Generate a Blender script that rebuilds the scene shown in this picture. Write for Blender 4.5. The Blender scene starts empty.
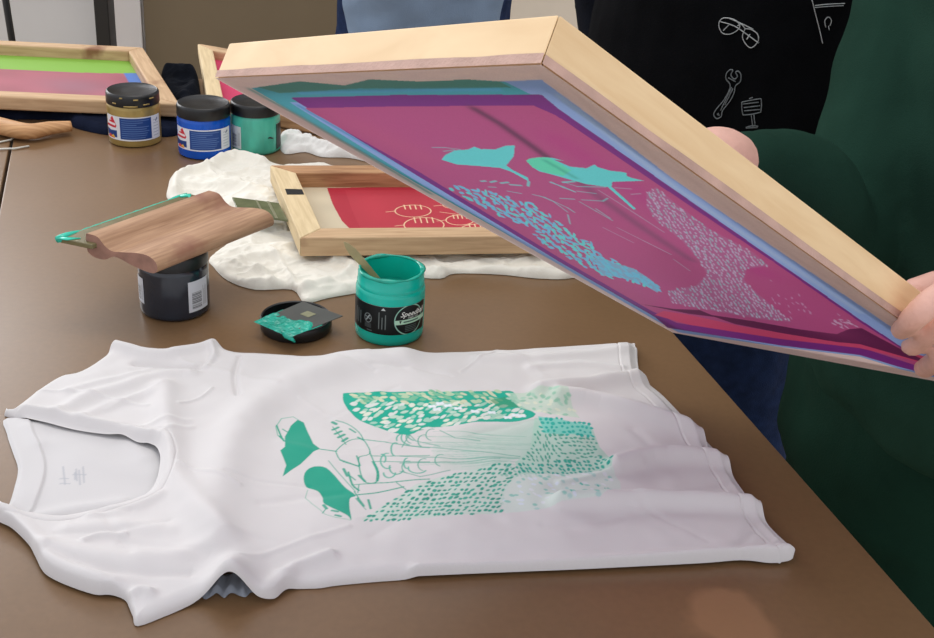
import bpy, bmesh, math, random
import numpy as np
from mathutils import Vector, Matrix
from mathutils.bvhtree import BVHTree

SC = bpy.context.scene
COL = SC.collection
random.seed(7)
rng = np.random.RandomState(11)

# ------------------------------------------------------------------ camera
F = 1200.0; CX, CY = 467.0, 319.0
TH = math.radians(26.9); RO = math.radians(4.0)
CAM = np.array([0, 0, 1.358]); TZ = 0.75
FW = np.array([0, math.cos(TH), -math.sin(TH)])
_up = np.array([0, math.sin(TH), math.cos(TH)]); _rt = np.array([1.0, 0, 0])
RI = _rt * math.cos(RO) + _up * math.sin(RO)
UP = -_rt * math.sin(RO) + _up * math.cos(RO)

def ray(x, y):
    x = np.asarray(x, float); y = np.asarray(y, float)
    return FW + RI * ((x - CX) / F)[..., None] + UP * ((CY - y) / F)[..., None]

def at(x, y, z=TZ):            # where the line of sight meets a level plane
    d = ray(x, y); return CAM + d * ((z - CAM[2]) / d[..., 2])[..., None]

def atd(x, y, depth):          # point at a distance along the view axis
    return CAM + ray(x, y) * depth

def xy(pts, z=TZ):
    a = np.array(pts, float); return at(a[:, 0], a[:, 1], z)[:, :2]

cam = bpy.data.cameras.new('camera'); camo = bpy.data.objects.new('camera', cam)
COL.objects.link(camo); SC.camera = camo
cam.sensor_width = 36; cam.lens = 36 * F / 934; cam.clip_start = 0.02
m = Matrix((RI, UP, -FW)).transposed().to_4x4(); m.translation = Vector(CAM)
camo.matrix_world = m
cam.dof.use_dof = False

# ------------------------------------------------------------------ materials
def lin(c):
    return tuple(((v / 255) / 12.92 if v / 255 <= .04045 else ((v / 255 + .055) / 1.055) ** 2.4) for v in c)

def nt(name):
    m = bpy.data.materials.new(name); m.use_nodes = True
    t = m.node_tree; b = t.nodes['Principled BSDF']
    return m, t, b

def N(t, kind, **kw):
    n = t.nodes.new(kind)
    for k, v in kw.items():
        if k in n.inputs: n.inputs[k].default_value = v
        else: setattr(n, k, v)
    return n

def mat(name, c, rough=.6, var=.12, scale=30, bump=0., bscale=200, metal=0., spec=.5, coat=0., coord='Object', sheen=0., stretch=(1, 1, 1)):
    m, t, b = nt(name)
    c = lin(c)
    tc = N(t, 'ShaderNodeTexCoord'); mp = N(t, 'ShaderNodeMapping'); mp.inputs['Scale'].default_value = stretch
    t.links.new(tc.outputs[coord], mp.inputs['Vector'])
    no = N(t, 'ShaderNodeTexNoise', Scale=scale, Detail=5.)
    t.links.new(mp.outputs[0], no.inputs['Vector'])
    r = N(t, 'ShaderNodeValToRGB')
    r.color_ramp.elements[0].position = .3; r.color_ramp.elements[1].position = .7
    r.color_ramp.elements[0].color = tuple(v * (1 - var) for v in c) + (1,)
    r.color_ramp.elements[1].color = tuple(min(1, v * (1 + var)) for v in c) + (1,)
    t.links.new(no.outputs['Fac'], r.inputs['Fac']); t.links.new(r.outputs['Color'], b.inputs['Base Color'])
    b.inputs['Roughness'].default_value = rough; b.inputs['Metallic'].default_value = metal
    b.inputs['Specular IOR Level'].default_value = spec; b.inputs['Coat Weight'].default_value = coat
    b.inputs['Sheen Weight'].default_value = sheen
    if bump:
        n2 = N(t, 'ShaderNodeTexNoise', Scale=bscale, Detail=3.)
        t.links.new(mp.outputs[0], n2.inputs['Vector'])
        bp = N(t, 'ShaderNodeBump', Strength=bump, Distance=.002)
        t.links.new(n2.outputs['Fac'], bp.inputs['Height']); t.links.new(bp.outputs[0], b.inputs['Normal'])
    return m

def wood(name, c1, c2, rough=.6, scale=14, stain=None):
    m, t, b = nt(name)
    tc = N(t, 'ShaderNodeTexCoord'); mp = N(t, 'ShaderNodeMapping'); mp.inputs['Scale'].default_value = (1, 14, 1)
    t.links.new(tc.outputs['UV'], mp.inputs['Vector'])
    no = N(t, 'ShaderNodeTexNoise', Scale=float(scale), Detail=6., Distortion=.6)
    t.links.new(mp.outputs[0], no.inputs['Vector'])
    r = N(t, 'ShaderNodeValToRGB'); r.color_ramp.elements[0].position = .32; r.color_ramp.elements[1].position = .66
    r.color_ramp.elements[0].color = lin(c1) + (1,); r.color_ramp.elements[1].color = lin(c2) + (1,)
    t.links.new(no.outputs['Fac'], r.inputs['Fac'])
    out = r.outputs['Color']
    if stain:
        sc, sth = stain
        n3 = N(t, 'ShaderNodeTexNoise', Scale=12., Detail=4.)
        t.links.new(tc.outputs['Object'], n3.inputs['Vector'])
        r3 = N(t, 'ShaderNodeValToRGB'); r3.color_ramp.elements[0].position = sth; r3.color_ramp.elements[1].position = min(1, sth + .12)
        t.links.new(n3.outputs['Fac'], r3.inputs['Fac'])
        mx = N(t, 'ShaderNodeMix', data_type='RGBA'); mx.inputs['B'].default_value = lin(sc) + (1,)
        t.links.new(r3.outputs['Color'], mx.inputs['Factor']); t.links.new(out, mx.inputs['A']); out = mx.outputs['Result']
    t.links.new(out, b.inputs['Base Color'])
    b.inputs['Roughness'].default_value = rough; b.inputs['Specular IOR Level'].default_value = .35
    bp = N(t, 'ShaderNodeBump', Strength=.15, Distance=.001)
    t.links.new(no.outputs['Fac'], bp.inputs['Height']); t.links.new(bp.outputs[0], b.inputs['Normal'])
    return m

def attrmat(name, rough=.8, bump=.15, bscale=900., spec=.3, sheen=0., trans=0., coat=0., tint=1.0):
    m, t, b = nt(name)
    a = N(t, 'ShaderNodeAttribute', attribute_name='Col')
    t.links.new(a.outputs['Color'], b.inputs['Base Color'])
    b.inputs['Roughness'].default_value = rough; b.inputs['Specular IOR Level'].default_value = spec
    b.inputs['Sheen Weight'].default_value = sheen; b.inputs['Coat Weight'].default_value = coat
    tc = N(t, 'ShaderNodeTexCoord'); n2 = N(t, 'ShaderNodeTexNoise', Scale=bscale, Detail=3.)
    t.links.new(tc.outputs['Object'], n2.inputs['Vector'])
    bp = N(t, 'ShaderNodeBump', Strength=bump, Distance=.001)
    t.links.new(n2.outputs['Fac'], bp.inputs['Height']); t.links.new(bp.outputs[0], b.inputs['Normal'])
    if trans:
        tr = N(t, 'ShaderNodeBsdfTranslucent'); t.links.new(a.outputs['Color'], tr.inputs['Color'])
        mx = N(t, 'ShaderNodeMixShader', Fac=trans)
        t.links.new(b.outputs[0], mx.inputs[1]); t.links.new(tr.outputs[0], mx.inputs[2])
        t.links.new(mx.outputs[0], t.nodes['Material Output'].inputs['Surface'])
    return m

M = {}
M['pine'] = wood('pale_pine', (232, 198, 150), (242, 212, 166), .5)
M['pine_dull'] = wood('dull_pine', (184, 150, 114), (206, 174, 136), .65, stain=((140, 98, 70), .6))
M['pine_light'] = wood('light_pine', (206, 182, 140), (226, 204, 162), .6)
M['pine_brown'] = wood('brown_pine', (150, 108, 74), (196, 152, 110), .65, stain=((110, 72, 52), .62))
M['beech'] = wood('stained_beech', (158, 120, 92), (190, 152, 120), .55, stain=((146, 100, 82), .58))
M['end_grain'] = mat('end_grain', (150, 112, 96), .7, .25, 60, .3, 300)
M['tan_wood'] = wood('tan_wood', (176, 128, 84), (206, 160, 112), .5)
M['black_plastic'] = mat('black_plastic', (16, 17, 18), .38, .1, 40, .1, 400)
M['black_jar'] = mat('ink_filled_black_jar', (34, 40, 50), .16, .25, 25, spec=.6)
M['gold_jar'] = mat('gold_paint_jar', (166, 142, 82), .28, .2, 40, metal=.35)
M['blue_jar'] = mat('blue_paint_jar', (10, 84, 190), .25, .15, 40, metal=.15)
M['teal_jar'] = mat('pale_teal_jar', (74, 178, 154), .25, .25, 45, stretch=(1, 1, .35))
M['teal_front'] = mat('teal_plastic', (12, 178, 158), .25, .06, 30, spec=.5)
M['teal_ink'] = mat('wet_teal_ink', (18, 160, 138), .22, .25, 60, .5, 120)
M['teal_bright'] = mat('teal_ink_bead', (40, 196, 168), .2, .12, 60)
M['stick'] = mat('bare_stick', (160, 146, 104), .45, .15, 60)
M['navy'] = mat('navy_cloth', (22, 28, 46), .95, .3, 40, .4, 300, spec=.1)
M['black_cloth'] = mat('black_cloth', (14, 17, 24), .95, .3, 40, .4, 300, spec=.1)
M['card'] = mat('grey_plastic_card', (74, 76, 72), .35, .15, 30)
M['chip'] = mat('card_chip', (150, 150, 120), .35, .1, 200, metal=.5)
M['skin'] = mat('skin', (224, 176, 160), .5, .08, 45, .25, 350, spec=.35)
M['green_knit'] = mat('dark_green_jersey', (30, 55, 45), .95, .16, 8, .35, 700, spec=.03)
M['green_trouser'] = mat('dark_green_trousers', (18, 44, 34), .95, .2, 10, .3, 500, spec=.08)
M['apron'] = mat('black_apron_cloth', (12, 13, 15), .95, .2, 20, .3, 500, spec=.06)
M['jeans'] = mat('navy_jeans', (28, 42, 72), .9, .25, 60, .4, 500, spec=.1)
M['denim'] = mat('light_blue_denim', (118, 136, 158), .9, .10, 14, .4, 500, spec=.1)
M['white_line'] = mat('white_drawn_line', (176, 180, 180), .8, .2, 300)
M['grey_line'] = mat('grey_drawn_line', (112, 118, 120), .8, .3, 300)
M['hair'] = mat('brown_hair', (60, 42, 32), .6, .3, 80, .5, 200)
M['wire'] = mat('white_wire', (205, 205, 195), .4, .05, 100)
M['lettering'] = mat('white_lettering', (225, 228, 222), .5, .04, 100)
M['eye'] = mat('eye_white', (230, 228, 222), .3, .03, 50)
M['iris'] = mat('eye_iris', (60, 44, 32), .2, .1, 80)
M['lip'] = mat('lip', (176, 104, 96), .45, .08, 50)
M['shoe'] = mat('dark_shoe', (30, 30, 32), .5, .1, 50)
M['steel'] = mat('grey_steel', (60, 60, 62), .4, .1, 50, metal=.6)

# ------------------------------------------------------------------ object helpers
def empty(name, loc, label=None, cat=None, group=None):
    o = bpy.data.objects.new(name, None); COL.objects.link(o); o.location = loc
    o.empty_display_size = .05
    tag(o, label, cat, group)
    return o

def tag(o, label=None, cat=None, group=None, kind=None):
    if label: o['label'] = label
    if cat: o['category'] = cat
    if group: o['group'] = group
    if kind: o['kind'] = kind
    return o

def wloc(o):
    v = Vector((0, 0, 0))
    while o: v += o.location; o = o.parent
    return v

def mesh_obj(name, verts, faces, material, parent=None, smooth=True, org=None):
    """verts in world space"""
    verts = np.asarray(verts, float)
    org = np.array(org if org is not None else (verts.min(0) + verts.max(0)) / 2 * np.array([1, 1, 0]) + np.array([0, 0, verts[:, 2].min()]))
    me = bpy.data.meshes.new(name)
    me.from_pydata((verts - org).tolist(), [], [tuple(int(i) for i in f) for f in faces])
    me.materials.append(material)
    if smooth: me.polygons.foreach_set('use_smooth', [True] * len(me.polygons))
    me.update()
    o = bpy.data.objects.new(name, me); COL.objects.link(o)
    if parent is not None:
        o.parent = parent; o.location = Vector(org) - wloc(parent)
    else: o.location = org
    return o

def fix_normals(o):
    bm = bmesh.new(); bm.from_mesh(o.data); bmesh.ops.recalc_face_normals(bm, faces=bm.faces); bm.to_mesh(o.data); bm.free()
    return o

def bevel(o, w=.0015, seg=3):
    b = o.modifiers.new('bevel', 'BEVEL'); b.width = w; b.segments = seg; b.limit_method = 'ANGLE'; b.angle_limit = math.radians(40)
    return o

def uv_dir(o, d, org=(0, 0, 0)):
    """uv with u along d (grain), v across"""
    d = np.array(d, float); d /= np.linalg.norm(d)
    a = np.cross(d, [0, 0, 1.0])
    if np.linalg.norm(a) < .1: a = np.array([1.0, 0, 0])
    a /= np.linalg.norm(a); b = np.cross(d, a)
    me = o.data; uv = me.uv_layers.new(name='UVMap')
    for lp in me.loops:
        p = np.array(me.vertices[lp.vertex_index].co) + np.array(o.location)
        uv.data[lp.index].uv = (p @ d, p @ a + p @ b * .9)
    return o

def hexa(name, P, material, parent=None, bev=.0015):
    """8 points: 4 bottom then 4 top"""
    f = [(0, 3, 2, 1), (4, 5, 6, 7), (0, 1, 5, 4), (1, 2, 6, 5), (2, 3, 7, 6), (3, 0, 4, 7)]
    o = fix_normals(mesh_obj(name, P, f, material, parent, smooth=False))
    if bev: bevel(o, bev)
    return o

def box(name, lo, hi, material, parent=None, bev=.003):
    x0, y0, z0 = lo; x1, y1, z1 = hi
    return hexa(name, [(x0, y0, z0), (x1, y0, z0), (x1, y1, z0), (x0, y1, z0), (x0, y0, z1), (x1, y0, z1), (x1, y1, z1), (x0, y1, z1)], material, parent, bev)

def lathe(name, c, prof, material, parent=None, seg=72, zscale=1):
    v = []; f = []
    n = len(prof)
    for r, z in prof:
        for k in range(seg):
            a = 2 * math.pi * k / seg; v.append((c[0] + r * math.cos(a), c[1] + r * math.sin(a), c[2] + z))
    for i in range(n - 1):
        for k in range(seg):
            k2 = (k + 1) % seg; f.append((i * seg + k, i * seg + k2, (i + 1) * seg + k2, (i + 1) * seg + k))
    f.append(tuple(range(seg))[::-1]); f.append(tuple((n - 1) * seg + k for k in range(seg)))
    o = fix_normals(mesh_obj(name, v, f, material, parent))
    o.modifiers.new('es', 'EDGE_SPLIT').split_angle = math.radians(50)
    return o

def tube(name, pts, rad, material, parent=None, seg=10, flat=1.0):
    v, f = tube_geo(pts, rad, seg, flat)
    return fix_normals(mesh_obj(name, v, f, material, parent))

def tube_geo(pts, rad, seg=10, flat=1.0):
    pts = [np.array(p, float) for p in pts]
    if np.isscalar(rad): rad = [rad] * len(pts)
    v = []; f = []
    pn = None
    for i, p in enumerate(pts):
        d = pts[min(i + 1, len(pts) - 1)] - pts[max(i - 1, 0)]; d /= np.linalg.norm(d) + 1e-12
        ref = np.array([0, 0, 1.0]) if abs(d[2]) < .9 else np.array([1.0, 0, 0])
        a = np.cross(d, ref) if pn is None else pn - d * (pn @ d)
        a /= np.linalg.norm(a); pn = a; b = np.cross(d, a)
        for k in range(seg):
            t = 2 * math.pi * k / seg; v.append(p + rad[i] * (a * math.cos(t) + b * math.sin(t) * flat))
    n = len(pts)
    for i in range(n - 1):
        for k in range(seg):
            k2 = (k + 1) % seg; f.append((i * seg + k, i * seg + k2, (i + 1) * seg + k2, (i + 1) * seg + k))
    f.append(tuple(range(seg))[::-1]); f.append(tuple((n - 1) * seg + k for k in range(seg)))
    return v, f

def noise2(x, y, s, seed=0):
    r = np.random.RandomState(seed); G = r.rand(64, 64)
    x = x / s + 1000; y = y / s + 1000
    xi = np.floor(x).astype(int); yi = np.floor(y).astype(int)
    fx = x - xi; fy = y - yi; fx = fx * fx * (3 - 2 * fx); fy = fy * fy * (3 - 2 * fy)
    g = lambda a, b: G[a % 64, b % 64]
    return (g(xi, yi) * (1 - fx) + g(xi + 1, yi) * fx) * (1 - fy) + (g(xi, yi + 1) * (1 - fx) + g(xi + 1, yi + 1) * fx) * fy - .5

# ------------------------------------------------------------------ raster canvas (procedural pattern, in surface metres)
class Canvas:
    def __init__(s, lo, hi, res, base):
        s.lo = np.array(lo, float); s.res = res
        s.w = int((hi[0] - lo[0]) / res) + 2; s.h = int((hi[1] - lo[1]) / res) + 2
        s.a = np.empty((s.h, s.w, 3)); s.a[:] = lin(base)
    def _win(s, P, pad=0):
        q = (np.asarray(P, float) - s.lo) / s.res
        x0 = max(0, int(q[:, 0].min() - pad)); x1 = min(s.w, int(q[:, 0].max() + pad) + 2)
        y0 = max(0, int(q[:, 1].min() - pad)); y1 = min(s.h, int(q[:, 1].max() + pad) + 2)
        return q, x0, x1, y0, y1
    def mask(s, P):
        q, x0, x1, y0, y1 = s._win(P)
        if x1 <= x0 or y1 <= y0: return None
        X, Y = np.meshgrid(np.arange(x0, x1), np.arange(y0, y1))
        return (x0, x1, y0, y1), inside(X.ravel(), Y.ravel(), q).reshape(X.shape)
    def poly(s, P, c, alpha=1.):
        r = s.mask(P)
        if r is None: return
        (x0, x1, y0, y1), k = r
        k = k[..., None] * alpha
        s.a[y0:y1, x0:x1] = s.a[y0:y1, x0:x1] * (1 - k) + np.array(lin(c)) * k
    def line(s, P, w, c, alpha=1., soft=.6):
        P = np.asarray(P, float)
        for i in range(len(P) - 1):
            q, x0, x1, y0, y1 = s._win(P[i:i + 2], w / s.res * 2 + 2)
            if x1 <= x0 or y1 <= y0: continue
            X, Y = np.meshgrid(np.arange(x0, x1), np.arange(y0, y1))
            d = segdist(X.ravel(), Y.ravel(), q[0], q[1]).reshape(X.shape) * s.res
            k = np.clip((w / 2 - d) / (s.res * 2 * soft + w * .0) + .5, 0, 1)[..., None] * alpha
            s.a[y0:y1, x0:x1] = s.a[y0:y1, x0:x1] * (1 - k) + np.array(lin(c)) * k
    def softline(s, P, w, c, alpha):
        P = np.asarray(P, float)
        q, x0, x1, y0, y1 = s._win(P, w / s.res * 2)
        X, Y = np.meshgrid(np.arange(x0, x1), np.arange(y0, y1))
        d = np.min([segdist(X.ravel(), Y.ravel(), q[i], q[i + 1]) for i in range(len(q) - 1)], 0).reshape(X.shape) * s.res
        k = np.exp(-(d / (w / 2)) ** 2)[..., None] * alpha
        s.a[y0:y1, x0:x1] = s.a[y0:y1, x0:x1] * (1 - k) + np.array(lin(c)) * k
    def leaf(s, c, L, W, ang, col, alpha=1.):
        t = np.linspace(0, 1, 7); up = np.sin(t * math.pi) ** .8 * W / 2
        p = np.r_[np.c_[(t - .5) * L, up], np.c_[(t[::-1] - .5) * L, -up[::-1]]]
        R = np.array([[math.cos(ang), math.sin(ang)], [-math.sin(ang), math.cos(ang)]])
        s.poly(p @ R + c, col, alpha)
    def sample(s, x, y):
        q = np.clip((x - s.lo[0]) / s.res, 0, s.w - 1.001); r = np.clip((y - s.lo[1]) / s.res, 0, s.h - 1.001)
        xi = q.astype(int); yi = r.astype(int); fx = (q - xi)[:, None]; fy = (r - yi)[:, None]
        xj = np.minimum(xi + 1, s.w - 1); yj = np.minimum(yi + 1, s.h - 1)
        return (s.a[yi, xi] * (1 - fx) + s.a[yi, xj] * fx) * (1 - fy) + (s.a[yj, xi] * (1 - fx) + s.a[yj, xj] * fx) * fy
    def speckle(s, amt, seed=3):
        r = np.random.RandomState(seed); n = r.rand(s.h, s.w, 1)
        s.a *= 1 + (n - .5) * amt

def inside(X, Y, q):
    k = np.zeros(X.shape, bool); n = len(q)
    for i in range(n):
        x0, y0 = q[i]; x1, y1 = q[(i + 1) % n]
        if y0 == y1: continue
        c = ((y0 > Y) != (y1 > Y)); k ^= c & (X < (x1 - x0) * (Y - y0) / (y1 - y0) + x0)
    return k

def segdist(X, Y, a, b):
    d = b - a; L = d @ d + 1e-20
    t = np.clip(((X - a[0]) * d[0] + (Y - a[1]) * d[1]) / L, 0, 1)
    return np.hypot(X - a[0] - t * d[0], Y - a[1] - t * d[1])

def linedist(X, Y, P):
    D = np.full(X.shape, 1e9)
    for i in range(len(P) - 1): D = np.minimum(D, segdist(X, Y, np.asarray(P[i]), np.asarray(P[i + 1])))
    return D

def catmull(P, k=4, closed=True):
    P = np.asarray(P, float); n = len(P); out = []
    rngi = range(n) if closed else range(n - 1)
    for i in rngi:
        if closed: a, b, c, d = P[i - 1], P[i], P[(i + 1) % n], P[(i + 2) % n]
        else: a, b, c, d = P[max(i - 1, 0)], P[i], P[i + 1], P[min(i + 2, n - 1)]
        for j in range(k):
            t = j / k
            out.append(.5 * ((2 * b) + (c - a) * t + (2 * a - 5 * b + 4 * c - d) * t * t + (3 * b - a - 3 * c + d) * t ** 3) * 1.0)
    if not closed: out.append(P[-1])
    return np.array(out)

def add_color(me, cols):
    a = me.color_attributes.new('Col', 'FLOAT_COLOR', 'POINT')
    a.data.foreach_set('color', np.c_[cols, np.ones(len(cols))].astype(np.float32).ravel())

def sheet(outline, res, hfun, cfun, material, parent, parts, default, z0=TZ):
    """cloth laid on a level surface: grid clipped to an outline, lifted by hfun(x,y,edge distance).
    parts: list of (name, test(x,y,d)->bool); rest goes to default"""
    O = np.asarray(outline)
    lo = O.min(0) - res[0] * 2; hi = O.max(0) + res[0] * 2
    nx = int((hi[0] - lo[0]) / res[0]) + 2; ny = int((hi[1] - lo[1]) / res[1]) + 2
    X, Y = np.meshgrid(lo[0] + np.arange(nx) * res[0], lo[1] + np.arange(ny) * res[1])
    X = X.ravel().copy(); Y = Y.ravel().copy()
    ins = inside(X, Y, O)
    idx = np.arange(nx * ny).reshape(ny, nx)
    q = np.stack([idx[:-1, :-1], idx[:-1, 1:], idx[1:, 1:], idx[1:, :-1]], -1).reshape(-1, 4)
    q = q[ins[q].any(1)]
    used = np.unique(q); outv = used[~ins[used]]
    best = np.full(len(outv), 1e9); bx = X[outv].copy(); by = Y[outv].copy(); ox = bx.copy(); oy = by.copy()
    for i in range(len(O)):
        a = O[i]; b = O[(i + 1) % len(O)]; d = b - a; L = d @ d + 1e-20
        t = np.clip(((ox - a[0]) * d[0] + (oy - a[1]) * d[1]) / L, 0, 1)
        px = a[0] + t * d[0]; py = a[1] + t * d[1]; dd = np.hypot(px - ox, py - oy)
        k = dd < best; best[k] = dd[k]; bx[k] = px[k]; by[k] = py[k]
    X[outv] = bx; Y[outv] = by
    D = np.zeros(len(X)); u = used
    D[u] = linedist(X[u], Y[u], np.r_[O, O[:1]])
    Z = np.zeros(len(X)); Z[u] = hfun(X[u], Y[u], D[u]) + z0
    fc = np.c_[X[q].mean(1), Y[q].mean(1), D[q].mean(1)]
    lab = np.full(len(q), -1)
    for i, (nm, test) in enumerate(parts):
        k = test(fc[:, 0], fc[:, 1], fc[:, 2]) & (lab < 0); lab[k] = i
    objs = {}
    for i in range(-1, len(parts)):
        qq = q[lab == i]
        if len(qq) == 0: continue
        vs, inv = np.unique(qq, return_inverse=True); inv = inv.reshape(-1, 4)
        V = np.c_[X[vs], Y[vs], Z[vs]]
        nm = default if i < 0 else parts[i][0]
        org = np.array([V[:, 0].mean(), V[:, 1].mean(), z0])
        me = bpy.data.meshes.new(nm)
        me.vertices.add(len(V)); me.vertices.foreach_set('co', (V - org).ravel())
        me.loops.add(len(inv) * 4); me.loops.foreach_set('vertex_index', inv.ravel().astype(np.int32))
        me.polygons.add(len(inv)); me.polygons.foreach_set('loop_start', np.arange(0, len(inv) * 4, 4, dtype=np.int32))
        me.polygons.foreach_set('use_smooth', np.ones(len(inv), bool))
        me.update(calc_edges=True); me.validate()
        me.materials.append(material)
        if cfun is not None: add_color(me, cfun(V[:, 0], V[:, 1]))
        o = bpy.data.objects.new(nm, me); COL.objects.link(o)
        if parent is not None: o.parent = parent; o.location = Vector(org) - wloc(parent)
        else: o.location = org
        objs.setdefault(nm, []).append(o)
    return objs

def ridges(R, z=TZ + .006):
    """R: list of (photo polyline, height, width) -> function"""
    L = [(catmull(xy(p, z), 3, False), h, w) for p, h, w in R]
    def f(x, y):
        s = np.zeros(x.shape)
        for P, h, w in L:
            k = (x > P[:, 0].min() - 3 * w) & (x < P[:, 0].max() + 3 * w) & (y > P[:, 1].min() - 3 * w) & (y < P[:, 1].max() + 3 * w)
            if k.any(): s[k] += h * np.exp(-(linedist(x[k], y[k], P) / w) ** 2)
        return s
    return f

def capsule_union(name, caps, rings, voxel, material, parent, smooth=2, disp=0., dscale=.1, extra=None):
    """join tapered limbs and ring stacks into ONE continuous surface by voxel remeshing"""
    bm = bmesh.new()
    def addgeo(v, f):
        vs = [bm.verts.new(p) for p in v]
        for q in f:
            try: bm.faces.new([vs[i] for i in q])
            except ValueError: pass
    for pts, rad in caps:
        pts = [np.array(p, float) for p in pts]
        P = []; Rr = []
        d0 = pts[0] - pts[1]; d0 /= np.linalg.norm(d0); d1 = pts[-1] - pts[-2]; d1 /= np.linalg.norm(d1)
        for t in (1, .92, .7, .38): P.append(pts[0] + d0 * rad[0] * t); Rr.append(rad[0] * math.sqrt(max(.0004, 1 - t * t)))
        cm = catmull(np.c_[np.array(pts), np.array(rad)], 5, False)
        for c in cm: P.append(c[:3]); Rr.append(c[3])
        for t in (.38, .7, .92, 1): P.append(pts[-1] + d1 * rad[-1] * t); Rr.append(rad[-1] * math.sqrt(max(.0004, 1 - t * t)))
        addgeo(*tube_geo(P, Rr, 16))
    for rr in rings:                       # rr: list of (cx,cy,cz,rx,ry,yaw)
        rr = catmull(np.array(rr, float), 5, False)
        v = []; f = []; sg = 32
        for c in rr:
            for k in range(sg):
                a = 2 * math.pi * k / sg
                ca, sa = math.cos(a), math.sin(a)
                ex = math.copysign(abs(ca) ** .85, ca) * c[3]; ey = math.copysign(abs(sa) ** .85, sa) * c[4]
                v.append((c[0] + ex * math.cos(c[5]) - ey * math.sin(c[5]), c[1] + ex * math.sin(c[5]) + ey * math.cos(c[5]), c[2]))
        for i in range(len(rr) - 1):
            for k in range(sg):
                k2 = (k + 1) % sg; f.append((i * sg + k, i * sg + k2, (i + 1) * sg + k2, (i + 1) * sg + k))
        f.append(tuple(range(sg))[::-1]); f.append(tuple((len(rr) - 1) * sg + k for k in range(sg)))
        addgeo(v, f)
    bmesh.ops.recalc_face_normals(bm, faces=bm.faces)
    me = bpy.data.meshes.new(name); bm.to_mesh(me); bm.free()
    tmp = bpy.data.objects.new(name + '_tmp', me); COL.objects.link(tmp)
    r = tmp.modifiers.new('r', 'REMESH'); r.mode = 'VOXEL'; r.voxel_size = voxel
    s = tmp.modifiers.new('s', 'SMOOTH'); s.factor = .5; s.iterations = smooth
    dg = bpy.context.evaluated_depsgraph_get(); ev = tmp.evaluated_get(dg)
    me2 = bpy.data.meshes.new_from_object(ev)
    bpy.data.objects.remove(tmp, do_unlink=True)
    me2.name = name
    n = len(me2.vertices); co = np.empty(n * 3); me2.vertices.foreach_get('co', co); co = co.reshape(-1, 3)
    if disp:
        no = np.empty(n * 3); me2.vertices.foreach_get('normal', no); no = no.reshape(-1, 3)
        from mathutils import noise as mn
        w = np.array([mn.noise(Vector((p[0] / dscale, p[1] / dscale, p[2] / dscale * 1.5))) + .5 * mn.noise(Vector((p[0] / dscale * 2.3 + 5, p[1] / dscale * 2.3, p[2] / dscale * 3))) for p in co])
        co = co + no * (w * disp)[:, None]
    org = np.array([co[:, 0].mean(), co[:, 1].mean(), co[:, 2].min()])
    me2.vertices.foreach_set('co', (co - org).ravel())
    me2.polygons.foreach_set('use_smooth', np.ones(len(me2.polygons), bool)); me2.update()
    me2.materials.clear(); me2.materials.append(material)
    o = bpy.data.objects.new(name, me2); COL.objects.link(o)
    if parent is not None: o.parent = parent; o.location = Vector(org) - wloc(parent)
    else: o.location = org
    return o

# ------------------------------------------------------------------ setting
def structure(o): o['kind'] = 'structure'; return o
floor_m = mat('beige_floor', (196, 176, 146), .6, .06, 6)
structure(box('floor', (-5, -3, -.05), (5, 4.2, 0), floor_m))
wall_m = mat('cream_wall', (226, 216, 200), .85, .03, 6)
structure(box('wall_back', (-5, 4.2, -.05), (5, 4.35, 2.9), wall_m))

def table(name, corners, ztop, label, legs=True):
    root = empty(name, (sum(c[0] for c in corners) / 4, sum(c[1] for c in corners) / 4, 0), label, 'table')
    hexa('tabletop', [(x, y, ztop - .03) for x, y in corners] + [(x, y, ztop) for x, y in corners], M['table'], root, .0015)
    cx, cy = root.location.x, root.location.y
    for x, y in corners:
        lx = x + (cx - x) * .12; ly = y + (cy - y) * .08
        box('leg', (lx - .02, ly - .02, 0), (lx + .02, ly + .02, ztop - .03), M['steel'], root)
    return root

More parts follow.
